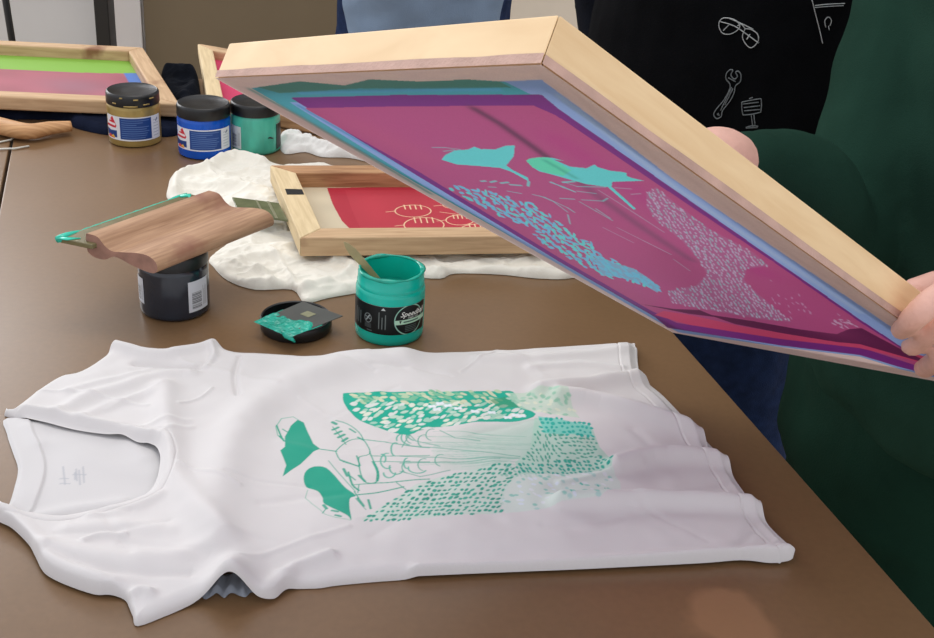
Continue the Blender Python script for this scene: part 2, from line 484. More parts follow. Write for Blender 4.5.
# brown laminate with faint streaks and a pale patch near the right front edge
def table_mat():
    m, t, b = nt('brown_laminate')
    tc = N(t, 'ShaderNodeTexCoord'); 
    n1 = N(t, 'ShaderNodeTexNoise', Scale=3.5, Detail=5.); t.links.new(tc.outputs['Object'], n1.inputs['Vector'])
    n2 = N(t, 'ShaderNodeTexNoise', Scale=160., Detail=3.); t.links.new(tc.outputs['Object'], n2.inputs['Vector'])
    r = N(t, 'ShaderNodeValToRGB'); r.color_ramp.elements[0].position = .3; r.color_ramp.elements[1].position = .7
    r.color_ramp.elements[0].color = lin((120, 92, 63)) + (1,); r.color_ramp.elements[1].color = lin((130, 100, 70)) + (1,)
    t.links.new(n1.outputs['Fac'], r.inputs['Fac'])
    mx = N(t, 'ShaderNodeMix', data_type='RGBA', blend_type='MULTIPLY'); mx.inputs['Factor'].default_value = .18
    t.links.new(r.outputs['Color'], mx.inputs['A']); t.links.new(n2.outputs['Fac'], mx.inputs['B'])
    # pale patch with a noise-broken edge
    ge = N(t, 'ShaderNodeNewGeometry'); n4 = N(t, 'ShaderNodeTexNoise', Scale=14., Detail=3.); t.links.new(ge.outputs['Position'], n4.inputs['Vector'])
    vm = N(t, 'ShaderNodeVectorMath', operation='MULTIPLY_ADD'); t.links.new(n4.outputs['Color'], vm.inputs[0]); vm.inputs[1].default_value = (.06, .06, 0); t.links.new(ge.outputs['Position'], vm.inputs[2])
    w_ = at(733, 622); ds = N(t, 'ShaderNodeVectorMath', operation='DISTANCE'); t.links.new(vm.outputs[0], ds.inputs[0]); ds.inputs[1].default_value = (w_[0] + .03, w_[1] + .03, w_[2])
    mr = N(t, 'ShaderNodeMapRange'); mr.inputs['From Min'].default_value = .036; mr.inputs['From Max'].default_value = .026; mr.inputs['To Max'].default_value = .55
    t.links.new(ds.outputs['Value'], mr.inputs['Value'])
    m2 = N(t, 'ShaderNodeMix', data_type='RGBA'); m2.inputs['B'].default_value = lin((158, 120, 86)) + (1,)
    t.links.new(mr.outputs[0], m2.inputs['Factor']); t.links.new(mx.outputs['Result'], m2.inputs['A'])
    t.links.new(m2.outputs['Result'], b.inputs['Base Color'])
    rr = N(t, 'ShaderNodeMapRange'); rr.inputs['To Min'].default_value = .26; rr.inputs['To Max'].default_value = .4
    t.links.new(n1.outputs['Fac'], rr.inputs['Value']); t.links.new(rr.outputs[0], b.inputs['Roughness'])
    bp = N(t, 'ShaderNodeBump', Strength=.06, Distance=.001); t.links.new(n2.outputs['Fac'], bp.inputs['Height']); t.links.new(bp.outputs[0], b.inputs['Normal'])
    b.inputs['Specular IOR Level'].default_value = .5
    return m
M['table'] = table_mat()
e0 = at(679, 339)[:2]; e1 = at(933.5, 626)[:2]
s0 = at(14, 136)[:2]; s1 = at(2, 199)[:2]
def on(a, b, yv): return a + (b - a) * (yv - a[1]) / (b[1] - a[1])
TY0, TY1 = .38, float(at(172, 67)[1])
table('work_table', [on(s0, s1, TY0 + .1), on(e0, e1, TY0), on(e0, e1, TY1), on(s0, s1, TY1 - .1)], TZ,
      'brown work table with a smooth laminate top carrying the white shirt and ink jars')
gap = np.array([-.004, 0]); far = np.array([-1.0, -.15])
table('side_table', [on(s0, s1, TY0 + .1) + far, on(s0, s1, TY0 + .1) + gap, on(s0, s1, TY1 - .1) + gap, on(s0, s1, TY1 - .1) + far], TZ,
      'brown table at the far left, butted against the main work table along a thin seam')

# ------------------------------------------------------------------ background furniture
YB = 3.4
def bx_(px0, px1, y=YB):   # x extents at row ~20 at distance y
    def X(px):
        d = ray(px, 20); return (CAM + d * (y / d[1]))[0]
    return X(px0), X(px1)
white_m = mat('white_panel', (196, 196, 196), .5, .05, 3); white2_m = mat('off_white_panel', (222, 218, 216), .5, .04, 3)
olive_m = mat('olive_brown_panel', (112, 98, 76), .45, .1, 2); dolive_m = mat('dark_olive_panel', (70, 60, 46), .5, .12, 2)
black_m = mat('black_post', (14, 14, 15), .4, .1, 30)
def cabinet(name, x0, x1, z1, m1, label, cat, dm=None, y=YB, dep=.4):
    r = empty(name, ((x0 + x1) / 2, y + dep / 2, 0), label, cat)
    box('body', (x0, y + .02, 0), (x1, y + dep, z1), m1, r)
    n = max(1, round((x1 - x0) / .5))
    for i in range(n):
        a = x0 + (x1 - x0) * i / n; b = x0 + (x1 - x0) * (i + 1) / n
        d = box('door', (a + .003, y, .06), (b - .003, y + .019, z1 - .02), dm[i % len(dm)] if dm else m1, r)
        h = box('handle', (b - .05, y - .02, z1 - .35), (b - .04, y, z1 - .2), M['steel'], d)
    return r
x0, x1 = bx_(-150, 98); cabinet('white_cabinet', x0, x1, 1.9, white_m, 'pale grey cabinet with flat doors behind the frame at the far left', 'cabinet')
x0, x1 = bx_(111, 142); cabinet('panel', x0, x1, 2.0, white2_m, 'narrow off-white upright panel just right of the black post', 'panel', dep=.3)
x0, x1 = bx_(143, 345); cabinet('cupboard', x0, x1, 2.0, olive_m, 'olive brown cupboard with a darker right door behind the table', 'cupboard', dm=[olive_m, dolive_m])
p0, p1 = bx_(97, 111, YB - .12)
po = box('post', (p0, YB - .14, 0), (p1, YB - .08, 2.2), black_m)
tag(po, 'thick black upright post between the two white panels', 'post')
l0, l1 = bx_(-1, 6, 2.7)
st = empty('stand', (l0, 2.75, 0), 'thin black stand leg beyond the table at the top left corner', 'stand')
tube('leg', [(l0 - .03, 2.75, 0.0), (l0 + .005, 2.75, .6), (l0 - .02, 2.75, 1.1)], .008, black_m, st)
box('foot', (l0 - .13, 2.72, 0), (l0 + .07, 2.78, .012), black_m, st)

# ------------------------------------------------------------------ jars
def label_patch(name, c, r, z0, z1, a0, a1, draw, parent, n=170, mh=80, base=(235, 235, 235)):
    W = abs(a1 - a0) * r; H = z1 - z0
    cv = Canvas((0, 0), (W, H), W / (n * 2), base); draw(cv, W, H)
    u = np.linspace(0, W, n); v = np.linspace(0, H, mh); U, V = np.meshgrid(u, v); U = U.ravel(); V = V.ravel()
    A = a0 + (a1 - a0) * U / W
    P = np.c_[c[0] + (r + .0005) * np.cos(A), c[1] + (r + .0005) * np.sin(A), c[2] + z0 + V]
    f = [(j * n + i, j * n + i + 1, (j + 1) * n + i + 1, (j + 1) * n + i) for j in range(mh - 1) for i in range(n - 1)]
    o = mesh_obj(name, P, f, M['label'], parent)
    add_color(o.data, cv.sample(U, V))
    return o
M['label'] = attrmat('printed_paper_label', .4, .03, 500.)
M['label']

def rect(x0, y0, x1, y1): return [(x0, y0), (x1, y0), (x1, y1), (x0, y1)]

def text_mesh(name, s, size, mapfn, material, parent, shear=0., bold=0.):
    cu = bpy.data.curves.new('t', 'FONT'); cu.body = s; cu.size = size; cu.shear = shear; cu.offset = bold
    cu.align_x = 'CENTER'; cu.resolution_u = 3
    o = bpy.data.objects.new('t', cu); COL.objects.link(o)
    dg = bpy.context.evaluated_depsgraph_get(); me = bpy.data.meshes.new_from_object(o.evaluated_get(dg))
    bpy.data.objects.remove(o, do_unlink=True)
    bm = bmesh.new(); bm.from_mesh(me)
    bmesh.ops.triangulate(bm, faces=bm.faces)
    V = [mapfn(v.co.x, v.co.y) for v in bm.verts]; Fs = [[v.index for v in f.verts] for f in bm.faces]; bm.free()
    return mesh_obj(name, V, Fs, material, parent, smooth=False)

def face_angle(c, dpx=0.0):   # azimuth from the jar towards the camera
    return math.atan2(CAM[1] - c[1], CAM[0] - c[0]) + dpx

def closed_jar(name, base_px, R, H, lidH, body_m, label, cat='jar', group=None, lid_smear=None):
    c = at(*base_px); root = empty(name, c, label, cat, group)
    hb = H - lidH
    lathe('body', c, [(R * .9, 0), (R * .985, .002), (R, .006), (R, hb - .004), (R * .97, hb), (R * .93, hb + .002), (R * .93, hb + .004)], body_m, root)
    ld = []
    lathe_prof = [(R * .95, hb + .001), (R * 1.0, hb + .0015), (R * 1.005, hb + .004), (R * 1.0, H - .004), (R * .975, H - .0012), (R * .93, H), (R * .9, H - .0012), (R * .3, H - .0014), (.0004, H - .0014)]
    lid = lathe('lid', c, lathe_prof, M['black_plastic'], root)
    if lid_smear is not None:
        a = face_angle(c)
        for da, dz, ln in ((-.75, -.003, .006), (-.45, .006, .004), (.1, .004, .007), (.75, .004, .008), (.5, -.004, .01), (-.1, -.006, .02)):
            t = np.linspace(-.5, .5, 6) * ln / R + a + da
            tube('paint_smear', [(c[0] + (R * 1.006) * math.cos(q), c[1] + (R * 1.006) * math.sin(q), c[2] + hb + lidH * .5 + dz) for q in t], .0011, lid_smear, lid, 6)
    return root, c

def craft_label(cv, W, H):
    cv.poly(rect(0, 0, W, H), (226, 228, 232))
    cv.poly([(0, H * .55), (W * .16, H * .98), (W * .24, H * .6), (W * .22, H * .5), (0, H * .5)], (206, 46, 62))
    cv.line([(W * .02, H * .66), (W * .2, H * .64)], H * .1, (238, 230, 230))
    cv.line([(W * .03, H * .8), (W * .12, H * .8)], H * .05, (238, 230, 230))
    cv.poly([(0, H * .14), (0, H * .42), (W * .1, H * .36), (W * .24, H * .4), (W * .24, H * .1), (W * .1, H * .1)], (30, 62, 128))
    cv.poly([(0, H * .04), (W * .08, H * .2), (W * .2, H * .04)], (214, 66, 66)); cv.poly([(W * .1, H * .1), (W * .16, H * .2), (W * .2, H * .07)], (236, 190, 60))
    cv.poly(rect(W * .3, H * .06, W * .8, H * .95), (34, 70, 136))
    r = random.Random(5)
    for i in range(9):
        y = H * (.14 + i * .09); cv.line([(W * .33, y), (W * (.55 + r.random() * .22), y)], H * .02, (120, 150, 200), .8)
    for i in range(6): cv.line([(W * .84, H * (.15 + i * .13)), (W * .95, H * (.15 + i * .13))], H * .02, (130, 140, 160), .8)
    cv.line([(W * .9, H * .75), (W * .93, H * .85)], H * .05, (40, 60, 110))

gj, c = closed_jar('paint_jar', (135.5, 140), .0385, .0785, .019, M['gold_jar'], 'jar of gold paint with a gold-smeared black lid, standing nearest the left frame', lid_smear=M['gold_jar'])
a = face_angle(c); label_patch('label', c, .0385, .011, .047, a - 1.3, a + 1.15, craft_label, gj)
bj, c = closed_jar('paint_jar', (205, 152), .0385, .0765, .019, M['blue_jar'], 'jar of bright blue paint with black lid, between the gold and pale teal jars')
a = face_angle(c); label_patch('label', c, .0385, .014, .046, a - 1.3, a + 1.15, craft_label, bj)
def barcode(cv, W, H):
    r = random.Random(3); x = .1
    while x < .62:
        w = .01 + r.random() * .02; cv.poly(rect(W * .15, H * x, W * .62, H * (x + w)), (60, 62, 66)); x += w + .012 + r.random() * .02
    for i in range(5): cv.line([(W * (.7 + i * .05), H * .12), (W * (.7 + i * .05), H * (.5 + .3 * r.random()))], W * .015, (110, 112, 116))
tj, c = closed_jar('ink_jar', (256, 148), .0365, .0745, .0185, M['teal_jar'], 'jar of pale teal ink with black lid and barcode, right of the blue jar')
a = face_angle(c); label_patch('barcode_label', c, .0365, .008, .042, a - 1.25, a - .62, barcode, tj, base=(214, 218, 214))
def leaf_label(cv, W, H):
    cv.poly(rect(0, 0, W, H), (12, 18, 18))
    cv.line([(W * .15, 0), (W * .15, H)], W * .03, (90, 120, 110))
label_patch('black_label', c, .0365, .006, .045, a + .95, a + 1.6, leaf_label, tj)
dd = [(c[0] + .0372 * math.cos(a + .5 + t), c[1] + .0372 * math.sin(a + .5 + t), c[2] + .026 + .001 * math.sin(t * 20)) for t in np.linspace(0, .28, 7)]
tube('drip_mark', dd, [.0003, .0016, .0028, .003, .0024, .0012, .0003], M['black_plastic'], tj, 8, .4)

# black ink jar carrying the squeegee
kj, c = closed_jar('ink_jar', (175.5, 307.5), .0375, .0735, .017, M['black_jar'], 'jar of black ink standing under the wooden squeegee')
a = face_angle(c)
label_patch('barcode_label', c, .0375, .010, .046, a + .38, a + 1.12, barcode, kj, base=(206, 210, 216))
label_patch('paper_label', c, .0375, .016, .046, a - 1.5, a - 1.02, barcode, kj, base=(206, 210, 216))
KJ = c

# open teal jar
c = at(389, 331); R_ = .0372; H_ = .0745
oj = empty('open_ink_jar', c, 'open jar of bright teal ink with a black label, standing behind the white shirt', 'jar')
lathe('body', c, [(R_ * .93, 0), (R_ * .985, .002), (R_, .007), (R_, .055), (R_ * .98, .058), (R_ * .955, .059), (R_ * .965, .061), (R_ * .965, .0635), (R_ * .95, .064), (R_ * .95, .072), (R_ * .93, H_), (R_ * .86, H_), (R_ * .85, .070), (R_ * .85, .045), (.0004, .045)], M['teal_front'], oj)
ink = lathe('ink', c, [(R_ * .849, .046), (R_ * .84, .0495), (R_ * .6, .048), (R_ * .3, .0472), (.0004, .047)], M['teal_ink'], oj)
# thick ink left on the rim
rr_ = []; rrad = []
for k in range(49):
    t = 2 * math.pi * k / 48; rr_.append((c[0] + R_ * .9 * math.cos(t), c[1] + R_ * .9 * math.sin(t), c[2] + H_ + .0006)); rrad.append(.0022 + .0008 * math.sin(3 * t + 1) + .0006 * math.sin(7 * t))
tube('ink_on_rim', rr_, rrad, M['teal_ink'], oj, 8, .8)
def black_label(cv, W, H):
    cv.poly(rect(0, 0, W, H), (10, 16, 18))
    cxx, cyy = W * .76, H * .5; rr = H * .52
    t = np.linspace(0, 2 * math.pi, 60)
    cv.line(np.c_[cxx + rr * np.cos(t), cyy + rr * np.sin(t)], H * .03, (150, 200, 180))
    cv.poly(rect(cxx - rr * .98, H * .36, W, H * .52), (176, 214, 188))
    cv.poly([(cxx - rr * .72, H * .5), (cxx - rr * .56, H * .5), (cxx - rr * .64, H * .38)], (10, 16, 18))
    r = random.Random(9)
    for i in range(8):
        x0 = cxx - rr * .4 + i * rr * .14; cv.line([(x0, H * .44), (x0 + rr * .08, H * .44)], H * .05, (60, 90, 80))
    for xx in (.1, .14, .18, .42, .455, .49): cv.line([(W * xx, H * .2), (W * xx, H * (.6 + .2 * r.random()))], W * .009, (120, 130, 128), .8)
    cv.poly([(W * .44, H * .86), (W * .49, H * .86), (W * .465, H * .95)], (190, 196, 196))
    t = np.linspace(0, 2 * math.pi, 24); cv.line(np.c_[W * .29 + H * .13 * np.cos(t), H * .5 + H * .16 * np.sin(t)], H * .02, (130, 140, 140))
    cv.line([(W * .27, H * .42), (W * .31, H * .6)], H * .04, (150, 160, 160)); cv.line([(W * .26, H * .55), (W * .32, H * .48)], H * .03, (130, 140, 140))
    for i in range(4): cv.line([(W * .25, H * (.3 - .04 * i)), (W * .33, H * (.3 - .04 * i))], H * .012, (110, 120, 120), .7)
    cv.line([(W * .28, H * .08), (W * .34, H * .08)], H * .02, (110, 120, 120), .8)
    for i in range(4): cv.line([(cxx - rr * .3, H * (.28 - .06 * i)), (cxx + rr * .5, H * (.28 - .06 * i))], H * .018, (110, 130, 125), .7)
a = face_angle(c)
lb = label_patch('label', c, R_, .0145, .0475, a - 1.42, a + 1.25, black_label, oj, n=240, mh=110)
tcx = a - 1.42 + 2.67 * .80
def mp_(x, y): 
    A = tcx + x / R_; return (c[0] + (R_ + .0009) * math.cos(A), c[1] + (R_ + .0009) * math.sin(A), c[2] + .0355 + y)
text_mesh('lettering', 'Speedball', .0082, mp_, M['lettering'], oj, .35, .0001)
def mp2(x, y):
    A = tcx + x / R_; return (c[0] + (R_ + .0009) * math.cos(A), c[1] + (R_ + .0009) * math.sin(A), c[2] + .0325 + y)
text_mesh('small_lettering', 'FABRIC INK', .0026, mp2, M['lettering'], oj)
# metal palette stick in the open jar
tip = atd(344, 242, 1.262); low = c + np.array([-.004, .004, .0475])
sk = empty('palette_stick', low, 'thin flat stick standing in the open teal ink jar', 'stick')
ln = tip - low; ln_u = ln / np.linalg.norm(ln); sd = np.cross(ln_u, FW); sd /= np.linalg.norm(sd); th_ = np.cross(ln_u, sd)
prof = [(0, .0028), (.3, .003), (.6, .0042), (.8, .0045), (.93, .0028), (1.0, .0004)]
V = []; 
for t, w in prof:
    p = low + ln * t
    for s1_, s2_ in ((-1, -1), (1, -1), (1, 1), (-1, 1)): V.append(p + sd * w * s1_ + th_ * .0007 * s2_)
Fq = [(0, 1, 2, 3), (20, 23, 22, 21)] + [(i * 4 + k, i * 4 + (k + 1) % 4, i * 4 + 4 + (k + 1) % 4, i * 4 + 4 + k) for i in range(5) for k in range(4)]
fix_normals(mesh_obj('blade', V, Fq, M['stick'], sk, smooth=False))

# ------------------------------------------------------------------ upturned lid and card
c = at(296, 328)
ldo = lathe('jar_lid', c, [(.034, 0), (.0375, .0012), (.0385, .004), (.0385, .013), (.0375, .0145), (.036, .0135), (.0355, .004), (.0004, .0035)], M['black_plastic'])
tag(ldo, 'black jar lid lying upside down under the inky grey card', 'lid')
zc_ = TZ + .0162
crn = [at(256.5, 322, zc_ - .0), at(291, 337, zc_), at(343, 316.5, zc_ + .003), at(303, 302, zc_ + .003)]
cd = empty('plastic_card', (c[0], c[1], TZ + .0145), 'grey plastic card smeared with teal ink, resting on the upturned lid', 'card')
hexa('card', [tuple(p) for p in crn] + [tuple(p + np.array([0, 0, .0009])) for p in crn], M['card'], cd, .0003)
A0, A1, A2, A3 = [np.array(p) for p in crn]
def cp(u, v, h=0): return A0 * (1 - u) * (1 - v) + A1 * (1 - u) * v + A2 * u * v + A3 * u * (1 - v) + np.array([0, 0, .0009 + h])
hexa('chip', [cp(.62, .38), cp(.62, .6), cp(.78, .6), cp(.78, .38)] + [cp(.62, .38, .0003), cp(.62, .6, .0003), cp(.78, .6, .0003), cp(.78, .38, .0003)], M['chip'], cd, 0)
# ink: lumpy blob over the left half
nU, nV = 46, 34; V = []; 
for i in range(nU):
    for j in range(nV):
        u = -.04 + i / (nU - 1) * .62; v = -.03 + j / (nV - 1) * 1.06
        lim = .30 + .24 * math.exp(-((v - .62) / .3) ** 2) + .10 * math.sin(v * 9) * (v > .2) + (.12 if v < .12 else 0)
        k = max(0, min(1, (lim - u) / .06))
        n_ = noise2(np.array([u]), np.array([v]), .09, 4)[0] + .6 * noise2(np.array([u]), np.array([v]), .045, 5)[0]
        e = min(1, max(0, (u + .04) / .05)) * min(1, max(0, (v + .03) / .06)) * min(1, (1.03 - v) / .06)
        V.append(cp(u, v, -.0006 + k * (.0022 + .0028 * n_) * (.25 + .75 * e)))
Fq = [(i * nV + j, (i + 1) * nV + j, (i + 1) * nV + j + 1, i * nV + j + 1) for i in range(nU - 1) for j in range(nV - 1)]
ib = mesh_obj('ink_smear', V, Fq, M['teal_ink'], cd); ib['label'] = 'thick wet teal ink'
tube('ink_drip', [cp(.02, .75), cp(-.02, .9, -.001), cp(.0, 1.03, -.003), cp(.02, 1.08, -.006)], [.003, .003, .0022, .001], M['teal_ink'], cd, 8)

# ------------------------------------------------------------------ squeegee on the black jar
zs = TZ + .0735
a_ = at(88, 262, zs + .004); b_ = at(210, 214, zs + .004)
pl_o = at(150, 277, zs)                       # underside of the bulb at the near end
lo_ = at(104, 256, zs + .006)
al = at(208, 193, zs + .026) - at(86, 236, zs + .026); Lh = np.linalg.norm(al); al /= Lh
ac = np.cross([0, 0, 1.0], al); ac = -ac if ac[0] < 0 else ac          # across, towards the right / camera side
# near-end corner (top left ridge)
O_ = at(86, 236, zs + .027)
_e = at(157, 264, zs + .012) - O_; _e[2] = 0; Wd = np.linalg.norm(_e); ac = _e / Wd
O_[2] = zs
tilt = 0.0
pf = [(0, .027), (.05, .0285), (.17, .027), (.26, .019), (.36, .0145), (.5, .0155), (.7, .018), (.86, .018), (.96, .014), (1.0, .008), (.99, .002), (.93, -.001), (.8, 0), (.62, .0035), (.46, .008), (.36, .008), (.25, .003), (.12, .003), (.03, .006), (0, .011)]
zmin = min(p[1] for p in pf)
pf = [(u, z - zmin) for u, z in pf]
Hs = [(u * Wd, z) for u, z in pf]; hs = catmull(Hs, 3, True)
sq = empty('squeegee', tuple(KJ + np.array([0, 0, .0735])), 'wooden squeegee with a shaped handle and olive blade lying across the black ink jar', 'squeegee')
nP = len(hs); V = []
NS = 14
for i in range(NS + 1):
    t = i / NS
    for u, z in hs: V.append(O_ + al * Lh * t + ac * u + np.array([0, 0, z + .0004]))
Fq = [(i * nP + k, i * nP + (k + 1) % nP, (i + 1) * nP + (k + 1) % nP, (i + 1) * nP + k) for i in range(NS) for k in range(nP)]
Fq += [tuple(range(nP))[::-1], tuple(NS * nP + k for k in range(nP))]
hd = fix_normals(mesh_obj('handle', V, Fq, M['beech'], sq)); hd.data.materials.append(M['end_grain'])
for p_ in hd.data.polygons:
    if len(p_.vertices) > 4: p_.material_index = 1; p_.use_smooth = False
uv_dir(hd, al); hd.modifiers.new('es', 'EDGE_SPLIT').split_angle = math.radians(40)
# blade
M['blade'], t_, b_n = nt('olive_urethane')
b_n.inputs['Base Color'].default_value = lin((122, 116, 80)) + (1,); b_n.inputs['Roughness'].default_value = .25; b_n.inputs['Transmission Weight'].default_value = .25
n_ = N(t_, 'ShaderNodeTexNoise', Scale=9.); r_ = N(t_, 'ShaderNodeValToRGB'); r_.color_ramp.elements[0].color = lin((106, 100, 66)) + (1,); r_.color_ramp.elements[1].color = lin((150, 140, 102)) + (1,)
t_.links.new(n_.outputs['Fac'], r_.inputs['Fac']); t_.links.new(r_.outputs[0], b_n.inputs['Base Color'])
zb = zs + .016
nb0 = at(59, 240, zb + .003); _G = np.array([[1, al[:2] @ ac[:2]], [al[:2] @ ac[:2], 1]])
def obl(p): q_ = (p - O_)[:2]; return np.linalg.solve(_G, [q_ @ al[:2], q_ @ ac[:2]])
sb_, _w = obl(nb0); wb = -_w + .012
Lb = obl(at(185, 195, zb + .003))[0] - sb_
def bl(u, v, z): return O_ + al * (sb_ + u * Lb) + ac * (-(wb - .012) + v * wb) + np.array([0, 0, z - zs])
hexa('blade', [bl(0, 0, zb), bl(0, 1, zb), bl(1, 1, zb), bl(1, 0, zb), bl(0, 0, zb + .0055), bl(0, 1, zb + .0055), bl(1, 1, zb + .0055), bl(1, 0, zb + .0055)], M['blade'], sq, .001)
eb = [bl(u, -.01, zb + .004) for u in np.linspace(-.01, 1.0, 30)]
er = [.0038, .0045, .0044, .0036, .0026] + [.0012 + .0008 * abs(math.sin(i * 1.7)) for i in range(19)] + [.0012, .0018, .0026, .0028, .0026, .002]
e_ = tube('ink_edge', eb, er, M['teal_bright'], sq, 8); e_['label'] = 'bead of bright teal ink along the blade edge'
tube('ink_dab', [bl(.0, .02, zb + .0058), bl(.005, .25, zb + .006), bl(.05, .45, zb + .0058)], [.004, .0035, .001], M['teal_bright'], sq, 8, .35)
tube('ink_dab', [bl(.93, .04, zb + .0058), bl(.97, .2, zb + .006), bl(.93, .35, zb + .0058)], [.004, .0045, .001], M['teal_bright'], sq, 8, .35)

# ------------------------------------------------------------------ screen frames
def rail_frame(root, P, nrm, w, rmats, bev=.0015, names='rail', labels=None):
    P = [np.array(p, float) for p in P]; n = np.array(nrm, float); Q = []
    for i in range(4):
        a = P[(i + 1) % 4] - P[i]; b = P[i - 1] - P[i]; a /= np.linalg.norm(a); b /= np.linalg.norm(b)
        s_ = np.linalg.norm(np.cross(a, b)); Q.append(P[i] + (a + b) * w / s_)
    out = []
    for i in range(4):
        j = (i + 1) % 4
        d = P[j] - P[i]; du = d / np.linalg.norm(d) * .0002
        o = hexa(names, [P[i] + du, P[j] - du, Q[j] - du, Q[i] + du, P[i] + n + du, P[j] + n - du, Q[j] + n - du, Q[i] + n + du], rmats[i], root, bev)
        uv_dir(o, d)
        if labels and labels[i]: o['label'] = labels[i]
        out.append(o)
    return Q, out

def screen_sheet(root, P, Q, cv_draw, material, nrm_off, nu=120, nv=100, name='screen_mesh', lam=None):
    """mesh fabric over quad Q; cv_draw(canvas) in (u,v) metres along P0->P1, P0->P3"""
    P0 = np.array(P[0]); eu = np.array(P[1]) - P0; ev = np.array(P[3]) - P0
    W = np.linalg.norm(eu); L = np.linalg.norm(ev); eu = eu / W; ev = ev / L
    V = []; uvs = []
    q = [np.array(x) for x in Q]
    for j in range(nv):
        for i in range(nu):
            s_ = i / (nu - 1); t_ = j / (nv - 1)
            p = q[0] * (1 - s_) * (1 - t_) + q[1] * s_ * (1 - t_) + q[2] * s_ * t_ + q[3] * (1 - s_) * t_
            V.append(p + np.array(nrm_off)); 
    V = np.array(V); D = V - P0
    G = np.array([[1, eu @ ev], [eu @ ev, 1]]); rhs = np.c_[D @ eu, D @ ev]; uvs = rhs @ np.linalg.inv(G)
    f = [(j * nu + i, j * nu + i + 1, (j + 1) * nu + i + 1, (j + 1) * nu + i) for j in range(nv - 1) for i in range(nu - 1)]
    o = mesh_obj(name, V, f, material, root)
    add_color(o.data, cv_draw(uvs[:, 0], uvs[:, 1], W, L))
    return o
M['screen'] = attrmat('coated_screen_mesh', .5, .05, 1200., .35, trans=.35)
M['screen_flat'] = attrmat('screen_print_mesh', .55, .05, 1200., .35)

def L3(c): return np.array(lin(c))

# far left frame (lies flat on navy cloth)
z1 = TZ + .042; zt = .022
FRp = at(180, 104, z1); TRp = at(143, 47, z1); FLd = at(0, 96, z1) - FRp; FLd /= np.linalg.norm(FLd)
TLd = at(0, 40, z1) - TRp; TLd /= np.linalg.norm(TLd)
fw_ = .42
P = [FRp, TRp, TRp + TLd * fw_, FRp + FLd * fw_]; P = [p - np.array([0, 0, zt]) for p in P]
fr = empty('screen_frame', (P[0] + P[2]) / 2, 'wooden screen frame at the far left with green, dusky pink and blue areas', 'screen frame')
Q, _ = rail_frame(fr, P, (0, 0, zt), .028, [M['pine_dull'], M['pine_dull'], M['pine_dull'], M['pine_dull']], .003)
def c_left(u, v, W, L):   # u: FR->TR depth, v: to the left
    C = np.tile(L3((166, 92, 104)), (len(u), 1))
    n = noise2(u, v, .05, 8)
    C = C * (1 + .35 * n[:, None])
    mid = np.exp(-((v - .14) / .06) ** 2 - ((u - .14) / .05) ** 2)[:, None] * .5
    C = C * (1 - mid) + L3((140, 112, 126)) * mid
    k = (v < .052) & (u > .0); C[k] = L3((78, 118, 188))
    curve = W - .118 + .035 * np.clip(1 - v / .14, 0, 1) ** 2 * .6
    k = u > curve; C[k] = L3((128, 176, 66))
    return C
screen_sheet(fr, P, Q, c_left, M['screen_flat'], (0, 0, .003), 110, 110)

# back middle frame
z1 = TZ + .022
BLp = at(207.5, 101, z1); TLp = at(197.5, 43, z1); d_ = at(324, 126, z1) - at(280, 117.5, z1); d_ /= np.linalg.norm(d_)
dl_ = TLp - BLp; dn_ = dl_ - d_ * (dl_ @ d_)
P = [BLp, BLp + d_ * .42, BLp + d_ * .42 + dl_, TLp]; P = [p - np.array([0, 0, .021]) for p in P]
fr = empty('screen_frame', (P[0] + P[2]) / 2, 'wooden screen frame with pink mesh, lying behind the blue and pale teal jars', 'screen frame')
Q, _ = rail_frame(fr, P, (0, 0, .021), .026, [M['pine_brown'], M['pine_dull'], M['pine_dull'], M['pine_light']], .003)
def c_pink(u, v, W, L):
    C = np.tile(L3((200, 60, 100)), (len(u), 1)); return C * (1 + .2 * noise2(u, v, .06, 2)[:, None])
screen_sheet(fr, P, Q, c_pink, M['screen_flat'], (0, 0, .004), 60, 60)

# middle frame with red stencil
z1 = TZ + .040; zt = .024
BLp = at(300, 238, z1); TLp = at(270, 165, z1); d_ = at(515, 236, z1) - BLp; d_[2] = 0; d_ /= np.linalg.norm(d_)
dl_ = TLp - BLp
P = [BLp, BLp + d_ * .36, BLp + d_ * .36 + dl_, TLp]; P = [p - np.array([0, 0, zt]) for p in P]
fr = empty('screen_frame', (P[0] + P[2]) / 2, 'small light wooden screen frame with a red stencil, lying on the white cloth', 'screen frame')
Q, rl = rail_frame(fr, P, (0, 0, zt), .03, [M['pine_dull'], M['pine_dull'], M['pine_brown'], M['pine_light']], .0015)
cv = Canvas((0, 0), (.36, .27), .0005, (206, 192, 164))
P0m = P[0]; eu = d_; Wm = .36; ev = dl_ / np.linalg.norm(dl_)
def uvm(px):
    w = at(np.array(px, float)[:, 0], np.array(px, float)[:, 1], P0m[2] + .003) - P0m
    return np.linalg.solve(np.array([[1, eu @ ev], [eu @ ev, 1]]), np.array([w @ eu, w @ ev])).T
cv.poly(uvm([(327, 188), (333, 205), (342, 221), (355, 234), (640, 234), (620, 186), (430, 186)]), (176, 40, 58))
cv.poly(uvm([(345, 190), (352, 210), (362, 232), (500, 232), (480, 190)]), (190, 58, 72), .5)
cream = (240, 214, 170)
def arcpx(cx, cy, rx, ry, t0=0, t1=360, n=30):
    t = np.radians(np.linspace(t0, t1, n)); return np.c_[cx + rx * np.cos(t), cy + ry * np.sin(t)]
